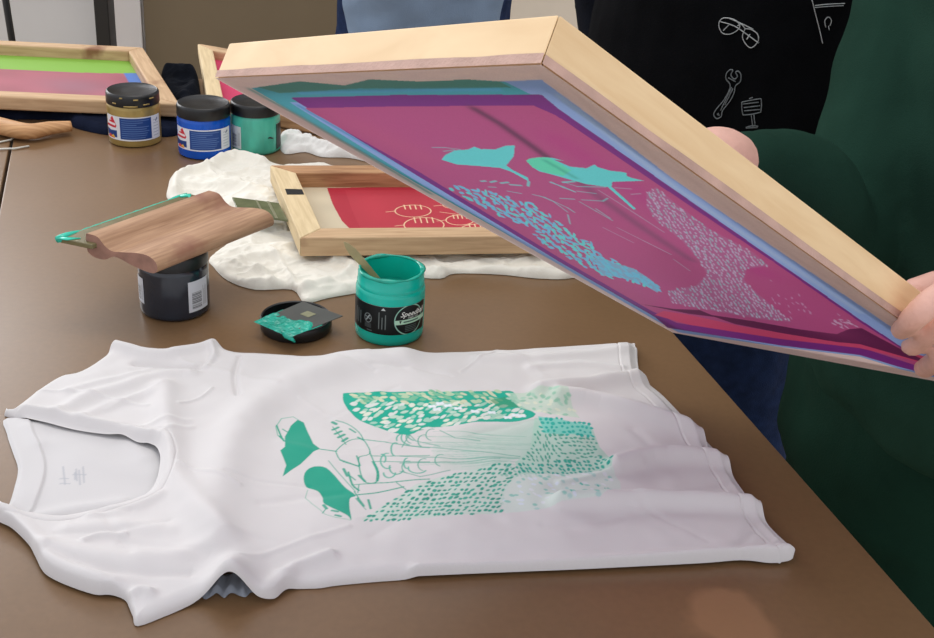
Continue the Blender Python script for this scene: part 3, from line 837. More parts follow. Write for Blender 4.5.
for (cx, cy, rx, ry) in ((413, 211, 18, 6), (424, 225, 20, 7.5), (460, 220, 14, 5), (478, 230, 18, 6), (500, 214, 15, 5), (455, 205, 12, 3.5)):
    cv.line(uvm(arcpx(cx, cy, rx, ry)), .0012, cream)
    for k in range(4):
        cv.line(uvm([(cx - rx * .5 + k * rx * .3, cy - ry), (cx - rx * .42 + k * rx * .3, cy - ry * .3)]), .0014, cream)
    cv.line(uvm([(cx - rx, cy), (cx - rx - 9, cy + 1)]), .001, cream)
cv.line(uvm([(383, 229), (405, 228), (500, 236)]), .001, cream); cv.line(uvm([(440, 212), (470, 216), (520, 226)]), .001, cream)
Cm = cv
screen_sheet(fr, P, Q, lambda u, v, W, L: Cm.sample(u, v) * (1 + .12 * noise2(u, v, .03, 5)[:, None]), M['screen_flat'], (0, 0, .003), 420, 240)
# black tape mark on the left rail
zz = z1 + .0002
q4 = [at(285, 189, zz), at(302, 189.5, zz), at(304, 194.5, zz), at(287, 194.5, zz)]
hexa('black_mark', q4 + [p + np.array([0, 0, .0004]) for p in q4], M['black_plastic'], fr, 0)
kn = at(400, 172, z1 - .012)
MFRAME = P

# ------------------------------------------------------------------ held screen frame
Bp3 = np.array([.0276, .5777, 1.207]); Ap3 = np.array([-.1866, .8168, 1.1186]); Cp3 = np.array([.4183, .8185, .9116])
ea = Ap3 - Bp3; ed = Cp3 - Bp3; WH = np.linalg.norm(ea); LH = np.linalg.norm(ed); ea = ea / WH; ed = ed - ea * (ed @ ea); ed /= np.linalg.norm(ed)
nn = np.cross(ea, ed)
if (CAM - Bp3) @ nn < 0: nn = -nn       # nn faces the camera (outside of the print side)
up_ = -nn
TH_ = .0255
P = [Bp3, Bp3 + ea * WH, Bp3 + ea * WH + ed * LH, Bp3 + ed * LH]
hf = empty('held_screen_frame', P[2], 'large pale pine screen frame with magenta mesh and teal figures, held tilted over the table', 'screen frame')
Q, rl = rail_frame(hf, [p + up_ * .0006 for p in P], up_ * TH_, .024, [M['pine'], M['pine'], M['pine'], M['pine']], .001)
# stained skirt where the mesh is glued round the outer faces
M['taupe'] = mat('stained_mesh_edge', (198, 164, 150), .75, .16, 40, .3, 500)
def skirt(a, b, hgt, side):
    V = []; n = 40; Fq = []
    for i in range(n):
        p = a + (b - a) * i / (n - 1); h = hgt * (1 + .22 * noise2(np.array([i * 1.0]), np.array([0.]), 3, 7)[0])
        V += [p + side * .0005 + nn * .0002, p + side * .0007 + up_ * h]
    for i in range(n - 1): Fq.append((2 * i, 2 * i + 2, 2 * i + 3, 2 * i + 1))
    return mesh_obj('glued_edge', V, Fq, M['taupe'], hf)
skirt(P[0], P[1], .0052, -ed); skirt(P[0], P[3], .0046, -ea)
CVH = Canvas((-.002, -.002), (WH + .002, LH + .002), .0005, (196, 180, 180))
def uvh(px):
    px = np.array(px, float); d = ray(px[:, 0], px[:, 1]); t = ((Bp3 - CAM) @ nn) / (d @ nn)
    q = CAM + d * t[:, None] - Bp3; return np.c_[q @ ea, q @ ed]
H = CVH
# taupe streaking on the rails
for i in range(60):
    v0 = rng.rand() * LH; H.softline([(rng.rand() * .02, v0), (rng.rand() * .02, v0 + .05)], .004, (176, 158, 158), .15)
    u0 = rng.rand() * WH; H.softline([(u0, rng.rand() * .016), (u0 + .03, rng.rand() * .016)], .004, (206, 190, 186), .2)
# blue tape along BC, teal tape along AB and AD, purple inner lines
outer = [(252, 87), (300, 81), (345, 84), (370, 79), (420, 81), (470, 79), (500, 80), (542, 78), (600, 121), (677, 180), (770, 243), (860, 304), (905, 335), (985, 388), (900, 368), (860, 355.5), (781, 346), (679, 331.5), (655, 319), (560, 264), (420, 183), (340, 137)]
H.poly(uvh(outer), (122, 150, 205))
H.poly(uvh([(252, 87), (300, 80), (345, 84), (370, 78), (420, 80), (470, 78), (505, 80), (540, 97), (290, 101), (420, 182), (520, 240), (505, 232), (420, 184), (340, 138)]), (58, 146, 164))
H.poly(uvh([(258, 86), (300, 80), (345, 84), (370, 78), (420, 80), (470, 78), (500, 80), (512, 86), (440, 87), (360, 87), (280, 92)]), (60, 124, 116))
H.softline(uvh([(252, 89), (300, 115), (380, 162), (430, 192)]), .007, (92, 140, 140), .8)
H.softline(uvh([(300, 105), (360, 140), (430, 180), (500, 222)]), .006, (52, 130, 178), .8)
H.softline(uvh([(300, 92), (400, 89), (500, 88)]), .004, (70, 150, 190), .8)
H.softline(uvh([(560, 95), (677, 187), (860, 311)]), .007, (146, 170, 222), .6)
H.poly(uvh([(291, 96.5), (400, 93.5), (542, 93), (560, 108), (663, 180), (770, 255), (860, 318), (905, 348), (975, 385), (900, 366), (860, 354), (781, 344.5), (668, 327), (655, 316), (560, 261), (420, 176)]), (104, 28, 116))
H.poly(uvh([(305, 107), (400, 105), (534, 104), (557, 114), (660, 184), (773, 260), (862, 322), (940, 372), (860, 346), (781, 337), (677, 322), (650, 309), (560, 257), (420, 171)]), (156, 66, 116))
# red band + jagged dark band along the low end
H.poly(uvh([(664, 310), (690, 314), (740, 325), (800, 335), (860, 338), (950, 362), (950, 368), (860, 347), (781, 338), (690, 324), (655, 314)]), (178, 58, 98))
H.poly(uvh([(640, 303), (674, 308), (700, 309), (712, 314), (753, 320), (798, 328), (837, 333), (849, 328), (862, 327), (905, 350), (940, 366), (860, 343), (837, 341), (781, 332), (735, 323), (715, 316), (690, 313)]), (84, 14, 66))
H.softline(uvh([(600, 215), (700, 265), (820, 325)]), .05, (150, 60, 108), .35)
H.softline(uvh([(560, 140), (650, 200), (760, 270)]), .03, (156, 44, 116), .5)
H.softline(uvh([(360, 125), (420, 155)]), .05, (164, 72, 112), .4)
# dark streak across: shadow from behind the mesh, painted into its colour
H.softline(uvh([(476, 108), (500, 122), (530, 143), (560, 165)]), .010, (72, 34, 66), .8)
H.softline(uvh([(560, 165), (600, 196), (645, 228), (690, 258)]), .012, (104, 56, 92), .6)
T1 = (84, 184, 188); T2 = (82, 190, 160); T3 = (92, 168, 196)
c4 = lambda L: [(425 + x / 5.32, 120 + y / 5.32) for x, y in L]
c5 = lambda L: [(540 + x / 4.256, 150 + y / 4.256) for x, y in L]
c6 = lambda L: [(640 + x / 3.545, 180 + y / 3.545) for x, y in L]
H.poly(uvh(c4([(90, 205), (110, 180), (160, 155), (230, 150), (265, 135), (300, 148), (375, 150), (430, 130), (480, 127), (475, 185), (435, 235), (470, 260), (550, 300), (555, 320), (460, 268), (400, 248), (280, 238), (170, 230)])), T1)
H.line(uvh(c4([(40, 140), (110, 140), (190, 150)])), .001, T1, .6); H.line(uvh(c4([(100, 160), (160, 152)])), .001, T1, .6)
hb_ = c4([(540, 210), (560, 198), (600, 192), (640, 190), (690, 196), (740, 210)]) + c5([(60, 35), (130, 65), (200, 72), (235, 55), (245, 66), (300, 82), (355, 88), (372, 92), (370, 104), (390, 112), (445, 125), (310, 130), (306, 150), (345, 185), (410, 245), (400, 248), (290, 152), (200, 140), (120, 118), (50, 98), (0, 86)]) + c4([(575, 245)])
H.poly(uvh(hb_), T1)
H.poly(uvh(c4([(540, 210), (560, 198), (600, 192), (660, 193), (720, 225), (780, 260), (740, 290), (640, 272), (575, 245)])), T2)
H.softline(uvh([(547, 160), (575, 176)]), .006, (40, 140, 120), .5)
for L_ in ([(300, 320), (325, 318)], [(350, 325), (380, 318)], [(405, 330), (445, 325)], [(455, 338), (515, 342)], [(555, 320), (550, 345)], [(440, 372), (515, 385)], [(575, 390), (640, 405)], [(670, 325), (740, 350), (798, 375)], [(735, 325), (798, 320)], [(720, 410), (798, 415)], [(340, 350), (380, 352)], [(640, 405), (760, 460), (798, 485)]):
    H.line(uvh(c4(L_)), .0022 if L_[0][1] < 345 else .0013, T1, .75)
for L_ in ([(50, 130), (100, 155), (150, 172)], [(100, 130), (160, 150), (280, 152)], [(160, 170), (240, 180)], [(180, 207), (270, 212), (290, 200)], [(170, 215), (240, 255), (310, 295)], [(240, 245), (300, 285)], [(250, 165), (330, 215), (430, 280), (530, 345)], [(320, 155), (390, 160)], [(390, 183), (430, 180)], [(0, 190), (60, 215), (120, 260)], [(330, 325), (420, 370), (560, 440)], [(270, 325), (400, 390)], [(570, 460), (640, 510)], [(440, 380), (560, 440)], [(120, 270), (130, 310)]):
    H.line(uvh(c5(L_)), .0012, (150, 150, 170) if L_[0][0] > 240 else T1, .65)
def dashes_in(cvs, conv, poly_px, sx, sy, L_, W_, colr, ang, dens=1., jit=.35, alpha=1., seed=1, flow=None):
    r = np.random.RandomState(seed); P_ = np.array(poly_px, float); lo = P_.min(0); hi = P_.max(0)
    ys = np.arange(lo[1], hi[1], sy)
    for k, yy in enumerate(ys):
        xs = np.arange(lo[0] + (k % 2) * sx / 2, hi[0], sx)
        X = xs + (r.rand(len(xs)) - .5) * sx * jit; Y = yy + (r.rand(len(xs)) - .5) * sy * jit
        ok = inside(X, Y, P_) & (r.rand(len(xs)) < dens)
        for x, y in zip(X[ok], Y[ok]):
            a = (flow(x, y) if flow else ang) + (r.rand() - .5) * .5
            l_ = L_ * (.7 + r.rand() * .6); w_ = W_ * (.7 + r.rand() * .6)
            dx, dy = math.cos(a), math.sin(a)
            q = []
            for t, s_ in ((-1, 0), (-.5, .8), (0, 1), (.5, .8), (1, 0), (.5, -.8), (0, -1), (-.5, -.8)):
                q.append((x + dx * l_ / 2 * t - dy * w_ / 2 * s_, y + dy * l_ / 2 * t + dx * w_ / 2 * s_))
            cvs.poly(conv(q), colr[r.randint(len(colr))], alpha)
lw = c4([(130, 355), (200, 350), (350, 378), (450, 400), (560, 435), (640, 470)]) + c5([(20, 250), (70, 295), (130, 350), (210, 380), (260, 430), (290, 450), (380, 490), (470, 540), (515, 590), (500, 605), (420, 560), (330, 545), (260, 542), (170, 485), (80, 430), (0, 385)]) + c4([(560, 570), (450, 525), (370, 490), (250, 425), (160, 380)])
dashes_in(H, uvh, lw, 7.0, 3.2, 8.5, 2.2, [T1, T3, (96, 160, 190)], .5, .95, .5, seed=3)
dashes_in(H, uvh, lw, 8, 4, 5, 2.6, [T1, T3], 1.0, .6, .8, seed=4)
H.poly(uvh(c5([(230, 440), (330, 480), (400, 500), (470, 545), (515, 590), (500, 603), (430, 560), (330, 535), (260, 530)])), T3, .75)
rw = c6([(25, 40), (60, 20), (130, 80), (250, 170), (400, 250), (460, 300), (380, 310), (370, 350), (420, 400), (540, 500), (430, 490), (200, 450), (110, 430), (100, 390), (200, 370), (240, 330), (210, 280), (150, 210), (60, 140), (25, 90)])
H.poly(uvh(rw), (150, 96, 136), .55)
dashes_in(H, uvh, rw, 3.9, 2.7, 3.6, 1.4, [(160, 168, 190), (132, 166, 178), (170, 160, 186)], .9, .95, .6, seed=5, alpha=.85)
dashes_in(H, uvh, c6([(400, 330), (560, 380), (650, 440), (740, 490), (770, 520), (690, 515), (640, 470), (560, 500), (540, 490), (430, 390)]), 6, 4, 4, 1.2, [(168, 130, 164)], .8, .3, .9, seed=6, alpha=.8)
dashes_in(H, uvh, c6([(680, 490), (740, 485), (775, 515), (740, 525), (690, 515)]), 4, 3, 6, 1.4, [(176, 150, 180)], .4, .8, .9, seed=8, alpha=.8)
H.speckle(.10); H.a = np.clip(H.a * 1.42 + .006, 0, .85)
nv_, nu_ = 760, 460
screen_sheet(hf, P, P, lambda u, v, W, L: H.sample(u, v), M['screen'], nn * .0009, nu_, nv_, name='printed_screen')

# ------------------------------------------------------------------ white t-shirt
ol = [(4, 413), (13, 410.5), (37, 392), (60, 378), (80, 373), (105, 357), (110, 350), (116, 346.5), (139, 352), (167, 355), (184, 351), (203, 347), (212, 344), (221, 349), (236, 354), (255, 355), (270, 356), (320, 358), (400, 356), (500, 352), (580, 347), (630, 344), (635, 346)]
ol2 = [(637, 362), (640, 380), (650, 391), (662, 402), (680, 422), (697, 441), (714, 461), (727, 474), (741, 493), (757, 516), (772, 534), (790, 550), (793, 556), (790, 563), (770, 565), (740, 563), (700, 566), (600, 571), (500, 575), (400, 580), (340, 585), (320, 588), (298, 589), (286, 592), (275, 600), (262, 603), (245, 603), (225, 603), (206, 602), (188, 607), (170, 614), (138, 626), (133, 618), (129, 609), (124, 600), (109, 597), (94, 596), (65, 586), (45, 575), (36, 560), (29, 547), (13, 531), (0, 524), (-10, 517), (-12, 509), (-5, 506)]
ZF = TZ + .006
def shp(a, z): return xy(a, z)
top_w = shp(ol, TZ + .004); bot_w = shp(ol2, TZ + .001)
neck_px = [(8, 506), (32, 509), (60, 512), (90, 507), (120, 500), (145, 491), (156, 479), (160, 465), (160, 456), (156, 447), (149, 442.5), (137, 440), (122, 434), (105, 432), (75, 427), (47, 420), (26, 415.5)]
neck_w = shp(neck_px, TZ + .008)
outline = np.r_[catmull(np.r_[top_w, bot_w], 4, True)[: 4 * (len(top_w) + len(bot_w)) - 3], catmull(neck_w, 4, False)]
hem_line = catmull(shp([(633, 344), (640, 382), (662, 402), (680, 422), (697, 441), (714, 461), (727, 474), (741, 493), (757, 516), (772, 534), (793, 556)], TZ + .001), 4, False)
neck_line = catmull(neck_w, 4, False)
RID = ridges([
    ([(640, 382), (610, 386), (570, 392), (540, 396)], .0115, .010),
    ([(700, 440), (660, 425), (600, 408), (560, 404)], .0140, .011),
    ([(727, 467), (690, 462), (650, 462), (615, 470)], .0130, .0095),
    ([(757, 512), (700, 508), (640, 506), (560, 508)], .0125, .009),
    ([(792, 556), (740, 558), (660, 563), (560, 570), (420, 575)], .0085, .008),
    ([(636, 352), (600, 356), (540, 362), (480, 364)], .005, .009),
    ([(216, 540), (218, 500), (228, 455), (250, 420), (290, 388), (340, 370), (400, 362)], .0110, .022),
    ([(165, 392), (166, 420), (170, 450), (176, 480), (195, 515), (225, 545)], .0085, .013),
    ([(60, 414), (90, 400), (125, 390), (160, 378), (190, 376)], .0045, .008),
    ([(85, 420), (110, 408), (150, 398)], .003, .007),
    ([(70, 395), (110, 385), (150, 374)], .003, .006),
    ([(116, 350), (140, 357), (168, 359), (195, 354), (214, 348)], .008, .007),
    ([(137, 366), (165, 368), (195, 371), (213, 364)], -.005, .005),
    ([(212, 352), (214, 360), (205, 370)], .005, .004),
    ([(26, 412), (60, 418), (110, 430), (150, 440)], .0045, .006),
    ([(0, 512), (30, 545), (60, 572), (110, 590)], .007, .010),
    ([(50, 550), (100, 560), (160, 562), (210, 556)], .0045, .010),
    ([(70, 532), (120, 530), (170, 535)], .0035, .009),
    ([(90, 520), (130, 512), (160, 500)], .003, .006),
    ([(50, 557), (75, 566), (120, 575), (190, 578)], -.003, .005),
    ([(85, 545), (100, 540), (125, 540)], .003, .003),
    ([(130, 615), (128, 602), (140, 596), (150, 597)], .006, .005),
    ([(206, 602), (232, 600), (258, 602)], .0, .01),
    ([(285, 590), (290, 578), (300, 570), (330, 560)], .006, .006),
    ([(262, 606), (280, 580)], .004, .006),
    ([(238, 400), (235, 378), (240, 360)], -.003, .003),
    ([(180, 410), (200, 402), (212, 393)], .0015, .002),
    ([(560, 486), (600, 478), (640, 470)], .002, .004),
    ([(530, 372), (580, 368), (620, 372)], .003, .006),
    ([(400, 540), (500, 545), (560, 540)], .0015, .012),
])
_wr = np.random.RandomState(4); _W = []
for i in range(46):     # short soft creases, mostly along the body and fanning from the sleeves
    px_, py_ = _wr.uniform(20, 770), _wr.uniform(350, 590); a_w = _wr.normal(.05, .35); l_w = _wr.uniform(15, 60)
    q_ = np.array([(px_ - math.cos(a_w) * l_w, py_ - math.sin(a_w) * l_w), (px_, py_ + _wr.normal(0, 3)), (px_ + math.cos(a_w) * l_w, py_ + math.sin(a_w) * l_w)])
    _W.append((q_, _wr.choice([-1, 1]) * _wr.uniform(.0006, .0015), _wr.uniform(.002, .006)))
wrinkle = ridges([(p.tolist(), h_ * (.45 if 330 < p[1][0] < 560 and 385 < p[1][1] < 520 else 1), w_) for p, h_, w_ in _W])
arch_c = xy([(232, 600)])[0]; arch_b = xy([(236, 560)])[0]
def h_front(x, y, d):
    dn = linedist(x, y, neck_line); dh = linedist(x, y, hem_line)
    base = .0095 * np.sqrt(np.clip(d / .011, 0, 1) * (2 - np.clip(d / .011, 0, 1))) + .0007
    # free edges (hem, neck) stay open
    free = np.clip(1 - np.minimum(dh, dn) / .008, 0, 1)
    base = base * (1 - free) + .0045 * free
    h = base
    edge = np.clip(d / .004 + .12 + 3 * free, .12, 1)
    h = h + RID(x, y) * np.clip(edge + .25, 0, 1)
    dx = (x - arch_c[0]); t = np.clip((y - arch_c[1]) / .06, 0, 1)
    h = h + .030 * np.exp(-(dx / .0165) ** 2) * (1 - t) ** 1.4 * (y > arch_c[1] - .02)
    h = h + noise2(x, y, .045, 1) * .0036 * np.clip(d / .02, 0, 1) + noise2(x, y, .016, 2) * .0013 * np.clip(d / .01, 0, 1) + noise2(x + y * .6, y * 1.0, .022, 6) * .0010 * np.clip(d / .01, 0, 1)
    h = h + wrinkle(x, y) * np.clip(d / .012, 0, 1)
    # neck rib stitching and hem stitching
    h = h + .0011 * np.exp(-((dn - .006) / .005) ** 2) - .0009 * np.exp(-((dn - .0135) / .0009) ** 2)
    h = h - .0009 * np.exp(-((dh - .019) / .0008) ** 2) + .0006 * (dh < .018)
    return np.maximum(h, .0006)
# print
CVS = Canvas((-.20, .77), (.19, 1.06), .00030, (214, 211, 209))
G1 = (42, 160, 134); G2 = (28, 170, 144); PALE = (196, 216, 204); LW = (222, 226, 210)
uvs_ = lambda px: xy(px, TZ + .011)
r1 = lambda L: [(265 + x / 4.256, 380 + y / 4.256) for x, y in L]
S = CVS
S.poly(uvs_(r1([(140, 165), (165, 175), (185, 220), (205, 265), (235, 290), (205, 305), (150, 355), (110, 380), (75, 408), (90, 360), (65, 300), (85, 285), (85, 235), (110, 190)])), G1)
S.line(uvs_(r1([(85, 250), (55, 235), (46, 200), (70, 168), (120, 155), (145, 168)])), .0008, (110, 180, 160))
S.line(uvs_(r1([(50, 195), (80, 260)])), .0016, G1); S.line(uvs_(r1([(75, 205), (95, 215)])), .0012, G1); S.line(uvs_(r1([(60, 235), (85, 262)])), .0016, G1)
S.line(uvs_(r1([(225, 290), (305, 300)])), .0014, G1)
S.poly(uvs_(catmull(r1([(215, 362), (180, 375), (165, 405), (175, 445), (225, 465), (245, 490), (250, 520), (290, 545), (350, 575), (368, 595), (360, 540), (362, 500), (385, 487), (340, 450), (300, 405), (260, 370)]), 4)), G1)
S.line(uvs_(r1([(182, 460), (172, 490), (198, 520), (235, 550), (255, 570), (300, 585), (365, 595)])), .0006, (130, 185, 165))
for L_, w_ in (([(250, 530), (262, 545)], 3), ([(285, 555), (310, 560)], 2.4), ([(300, 575), (322, 580)], 2.4), ([(260, 545), (245, 565)], 1),
               ([(288, 172), (302, 178)], 3.6), ([(288, 205), (312, 192)], 3), ([(298, 225), (325, 210)], 3), ([(312, 240), (338, 225)], 3), ([(330, 255), (350, 240)], 3), ([(288, 190), (345, 268)], 1),
               ([(300, 165), (350, 180), (400, 215), (420, 248)], 1), ([(360, 200), (385, 215)], 2), ([(395, 235), (420, 248)], 2),
               ([(300, 300), (330, 270), (370, 245), (415, 245), (440, 280), (445, 310), (400, 325), (400, 355), (370, 350), (320, 335), (300, 300)], 1.1),
               ([(320, 335), (400, 358)], 1.8), ([(390, 320), (405, 355)], 1.5), ([(445, 300), (470, 360), (485, 400), (470, 428), (430, 430), (410, 400), (400, 350)], 1.2), ([(462, 345), (480, 385), (478, 420)], 2.6),
               ([(335, 372), (350, 402)], 2.8), ([(355, 385), (372, 440), (400, 465)], 2.0), ([(360, 400), (385, 420)], 1.4), ([(400, 400), (425, 425)], 2.6), ([(270, 340), (300, 375), (350, 430), (385, 470)], .8), ([(380, 440), (470, 432)], 1.2),
               ([(395, 500), (420, 530)], 2.4), ([(440, 505), (450, 540)], 2.2), ([(385, 500), (430, 545)], .7),
               ([(415, 245), (550, 266), (700, 285)], 1.2), ([(450, 318), (700, 318)], 1.1), ([(455, 342), (700, 346)], 1.1), ([(470, 430), (560, 426), (700, 418)], 1.4), ([(375, 487), (480, 472), (590, 448)], 1.6), ([(400, 440), (395, 475)], 1), ([(380, 470), (400, 500)], 1.2), ([(560, 430), (600, 460)], 1)):
    S.line(uvs_(catmull(r1(L_), 3, False) if len(L_) > 2 else r1(L_)), .00095 * w_, G1, .9)
for (cx, cy, rx, ry, t0, t1) in ((555, 290, 18, 28, 90, 300), (520, 340, 28, 34, 60, 280), (500, 330, 14, 20, 250, 420), (560, 370, 30, 26, 20, 200), (605, 350, 14, 22, 90, 270), (590, 245, 30, 22, 160, 330), (620, 240, 40, 30, 100, 260), (650, 370, 40, 24, 30, 190), (650, 215, 50, 40, 110, 250), (530, 390, 25, 18, 0, 180)):
    S.line(uvs_(r1(arcpx(cx, cy, rx, ry, t0, t1, 14))), .0015, (96, 176, 156), .9)
# faint wash of the veil in the middle with long lines
for k_ in range(14):
    x_ = 425 + k_ * 8; S.poly(uvs_([(x_ + 6 * math.sin(k_ * 2), 436 + 1.2 * math.sin(k_)), (min(x_ + 40, 536), 422 + (536 - x_) * .03), (535, 417), (541, 425), (538, 440), (526, 455), (500, 464), (470, 470), (max(x_ + 4, 440), 470), (x_ + 3, 462), (x_ + 10 * math.cos(k_ * 1.7), 450)]), (168, 204, 188), .09)

r_ = random.Random(2)
for i in range(46):
    y = 430 + r_.random() * 36; x = 415 + r_.random() * 70; S.line(uvs_([(x, y), (x + 20 + r_.random() * 45, y + (452 - y) * .12)]), .0006, (110, 176, 156), .5)
for L_ in ([(400, 443), (450, 449), (520, 456)], [(400, 455), (450, 458), (520, 458)], [(400, 462), (440, 462), (500, 459)], [(440, 430), (455, 438), (480, 440)], [(404, 428), (416, 440), (440, 446)], [(402, 446), (410, 432), (425, 428)], [(400, 470), (420, 476), (450, 470)]):
    S.line(uvs_(L_), .0011, (88, 166, 146), .85)
for (cx, cy) in ((412, 436), (424, 440), (408, 466), (424, 464), (441, 460), (432, 434)):
    S.line(uvs_(arcpx(cx, cy, 6, 6, 100, 290, 12)), .0011, (88, 166, 146), .85)
# upper wing: teal ground with pale leaves
uw = [(343, 395), (347, 392.5), (380, 392), (425, 391.5), (500, 391), (515, 394), (521, 404), (536, 413), (520, 419), (483, 421), (450, 426), (425, 427), (408, 434), (380, 427), (360, 419), (350, 411), (344, 403)]
S.poly(uvs_(catmull(uw, 3)), G2)
dashes_in(S, uvs_, [(350, 392), (498, 391), (500, 400), (470, 405), (420, 404), (360, 402)], 7, 3.3, 9, 2.9, [(206, 208, 178), (180, 204, 170), (120, 186, 150)], .25, .95, .6, seed=21)
dashes_in(S, uvs_, [(350, 401), (420, 403), (500, 402), (530, 412), (484, 420), (450, 425), (408, 433), (380, 426), (356, 415)], 7.2, 3.9, 9, 3.0, [LW, (214, 220, 214), (190, 214, 196), (160, 204, 184)], -.3, .92, .6, seed=22)
for (x, y) in ((432, 407), (440, 404), (448, 406), (437, 410), (458, 409), (475, 411), (492, 411), (516, 413), (508, 415), (522, 414)):
    for da in (-.6, 0, .6):
        q_ = uvs_([(x, y)])[0]; S.leaf(q_, .010, .0034, math.pi + da + .2, (228, 234, 238))
S.poly(uvs_([(490, 399), (505, 396), (520, 405), (500, 406)]), (60, 150, 110), .7)
# pale continuation on the right top
S.poly(uvs_([(505, 393), (540, 394), (565, 397), (572, 408), (580, 417), (545, 413), (520, 406)]), (188, 212, 192), .7)
dashes_in(S, uvs_, [(500, 393), (565, 396), (580, 416), (545, 413), (515, 404)], 6, 3.5, 6, 2, [(150, 194, 170), (214, 220, 200), (170, 206, 186)], .2, .8, .8, seed=23)
# right scale panel
S.poly(uvs_([(535, 416), (592, 425), (600, 445), (612, 460), (611, 470), (520, 474), (515, 462), (530, 450)]), (168, 208, 190), .75)
S.poly(uvs_([(538, 415), (590, 424), (593, 434), (545, 432)]), (120, 206, 190), .9)
dashes_in(S, uvs_, [(538, 414), (592, 423), (595, 436), (542, 433)], 5.2, 4, 4.2, 2.6, [(24, 170, 156), (40, 176, 160)], .2, .9, .4, seed=24)
dashes_in(S, uvs_, [(536, 430), (595, 436), (606, 458), (520, 462), (530, 450)], 4.6, 3.6, 4.4, 1.9, [(82, 164, 142), (70, 158, 136)], .3, .85, .4, seed=25, flow=lambda x, y: .2 + 1.1 * math.exp(-((x - 545) / 14) ** 2))
dashes_in(S, uvs_, [(505, 464), (604, 456), (613, 462), (612, 470), (500, 478)], 4.8, 3.8, 4.4, 2.4, [(36, 156, 140), (50, 166, 146)], .6, .9, .4, seed=26)
# lower wing
S.poly(uvs_([(361, 519), (385, 503), (415, 484), (440, 476), (470, 470), (510, 461), (520, 474), (506, 490), (500, 512), (425, 518)]), (190, 216, 202), .6)
dashes_in(S, uvs_, [(361, 519.5), (385, 503), (415, 484), (440, 476), (470, 470), (510, 461), (520, 474), (506, 490), (502, 512), (425, 518)], 5.4, 4.1, 5.0, 2.3, [(52, 158, 136), (66, 168, 146), (46, 150, 130)], -.35, .92, .4, seed=27)
# lower right mottled fade
S.poly(uvs_([(506, 485), (520, 474), (612, 470), (620, 480), (622, 495), (600, 505), (505, 512), (500, 500)]), (206, 220, 212), .8)
dashes_in(S, uvs_, [(504, 487), (520, 474), (611, 470), (620, 482), (622, 496), (600, 505), (502, 511)], 7, 5, 6, 2.4, [(176, 208, 202), (218, 224, 226), (150, 200, 188), (214, 224, 232)], .3, .8, .9, seed=28)
dashes_in(S, uvs_, [(560, 484), (620, 480), (624, 498), (560, 503)], 8, 5, 4, 1.8, [(90, 184, 168)], 1.0, .45, .9, seed=29)
S.speckle(.06)
# soften by a small box blur so that the ink has no jagged edge
A_ = S.a; A_[1:-1, 1:-1] = (A_[1:-1, 1:-1] * 2 + A_[:-2, 1:-1] + A_[2:, 1:-1] + A_[1:-1, :-2] + A_[1:-1, 2:]) / 6
inkpoly = (CVS.lo, )
WHT = L3((214, 211, 210))
def c_shirt(x, y):
    inb = (x > -.195) & (x < .185) & (y > .775) & (y < 1.055)
    C = np.tile(WHT, (len(x), 1)); C[inb] = CVS.sample(x[inb], y[inb])
    return C
CVS.a[:, :, :] = np.where(np.abs(CVS.a - L3((214, 211, 209))).max(-1, keepdims=True) < .022, WHT, CVS.a)
M['shirt'] = attrmat('white_cotton_jersey', .9, .12, 900., .15, sheen=.15)
M['shirt_back'] = M['shirt']
ts = empty('t_shirt', tuple(at(400, 460)), 'white short-sleeved t-shirt with a teal print, spread flat on the work table', 't-shirt')
slv1 = xy([(100, 360), (112, 338), (225, 338), (222, 352), (214, 372), (160, 378), (130, 374)], ZF)
slv2 = xy([(120, 640), (118, 590), (135, 578), (190, 574), (214, 560), (226, 585), (222, 610)], TZ)
sheet(outline, (.00062, .00088), h_front, c_shirt, M['shirt'], ts,
      [('neckband', lambda x, y, d: linedist(x, y, neck_line) < .0135),
       ('sleeve', lambda x, y, d: inside(x, y, slv1)), ('sleeve', lambda x, y, d: inside(x, y, slv2)),
       ('hem', lambda x, y, d: linedist(x, y, hem_line) < .019)], 'front_panel')
# back layer: seen inside the neck, under the arch and along the hem
bl_px = [(7, 418), (60, 420), (110, 400), (165, 430), (185, 450), (180, 490), (150, 520), (60, 540), (2, 520), (0, 506), (8, 506), (14.5, 487), (18, 469), (13, 453), (7, 434)]
CB = Canvas((-.5, .76), (-.2, .98), .0004, (208, 206, 206))
for k, (xa, ya, xb, yb) in enumerate(((63, 466, 65, 484), (68, 478, 60, 478), (76, 469, 77, 480), (79, 470, 80, 484), (83, 467, 84, 482), (73, 474, 86, 474), (60, 483, 70, 483), (75, 472, 75, 479))):
    CB.line(xy([(xa, ya), (xb, yb)], TZ + .003), .0014, (176, 178, 184), .8)
RB = ridges([([(120, 500), (80, 505), (40, 512)], .003, .008), ([(150, 470), (110, 462), (60, 440)], .0015, .012), ([(30, 425), (40, 440)], .002, .008), ([(130, 440), (142, 455)], .002, .01)])
band_line = catmull(xy([(2, 418), (8, 440), (14, 453), (18, 469), (14.5, 487), (6, 508)], TZ + .002), 4, False)
def h_back(x, y, d):
    db = linedist(x, y, band_line)
    return .0012 + .001 * np.clip(d / .004, 0, 1) + RB(x, y) + noise2(x, y, .03, 12) * .0016 * np.clip(d / .01, 0, 1) + .0022 * np.clip((.0235 - db) / .002, 0, 1) * np.clip(d / .003, .3, 1)
sheet(catmull(xy(bl_px, TZ + .002), 4, True), (.0009, .0012), h_back, lambda x, y: CB.sample(x, y), M['shirt_back'], ts,
      [('back_neckband', lambda x, y, d: linedist(x, y, band_line) < .0225)], 'back_panel')
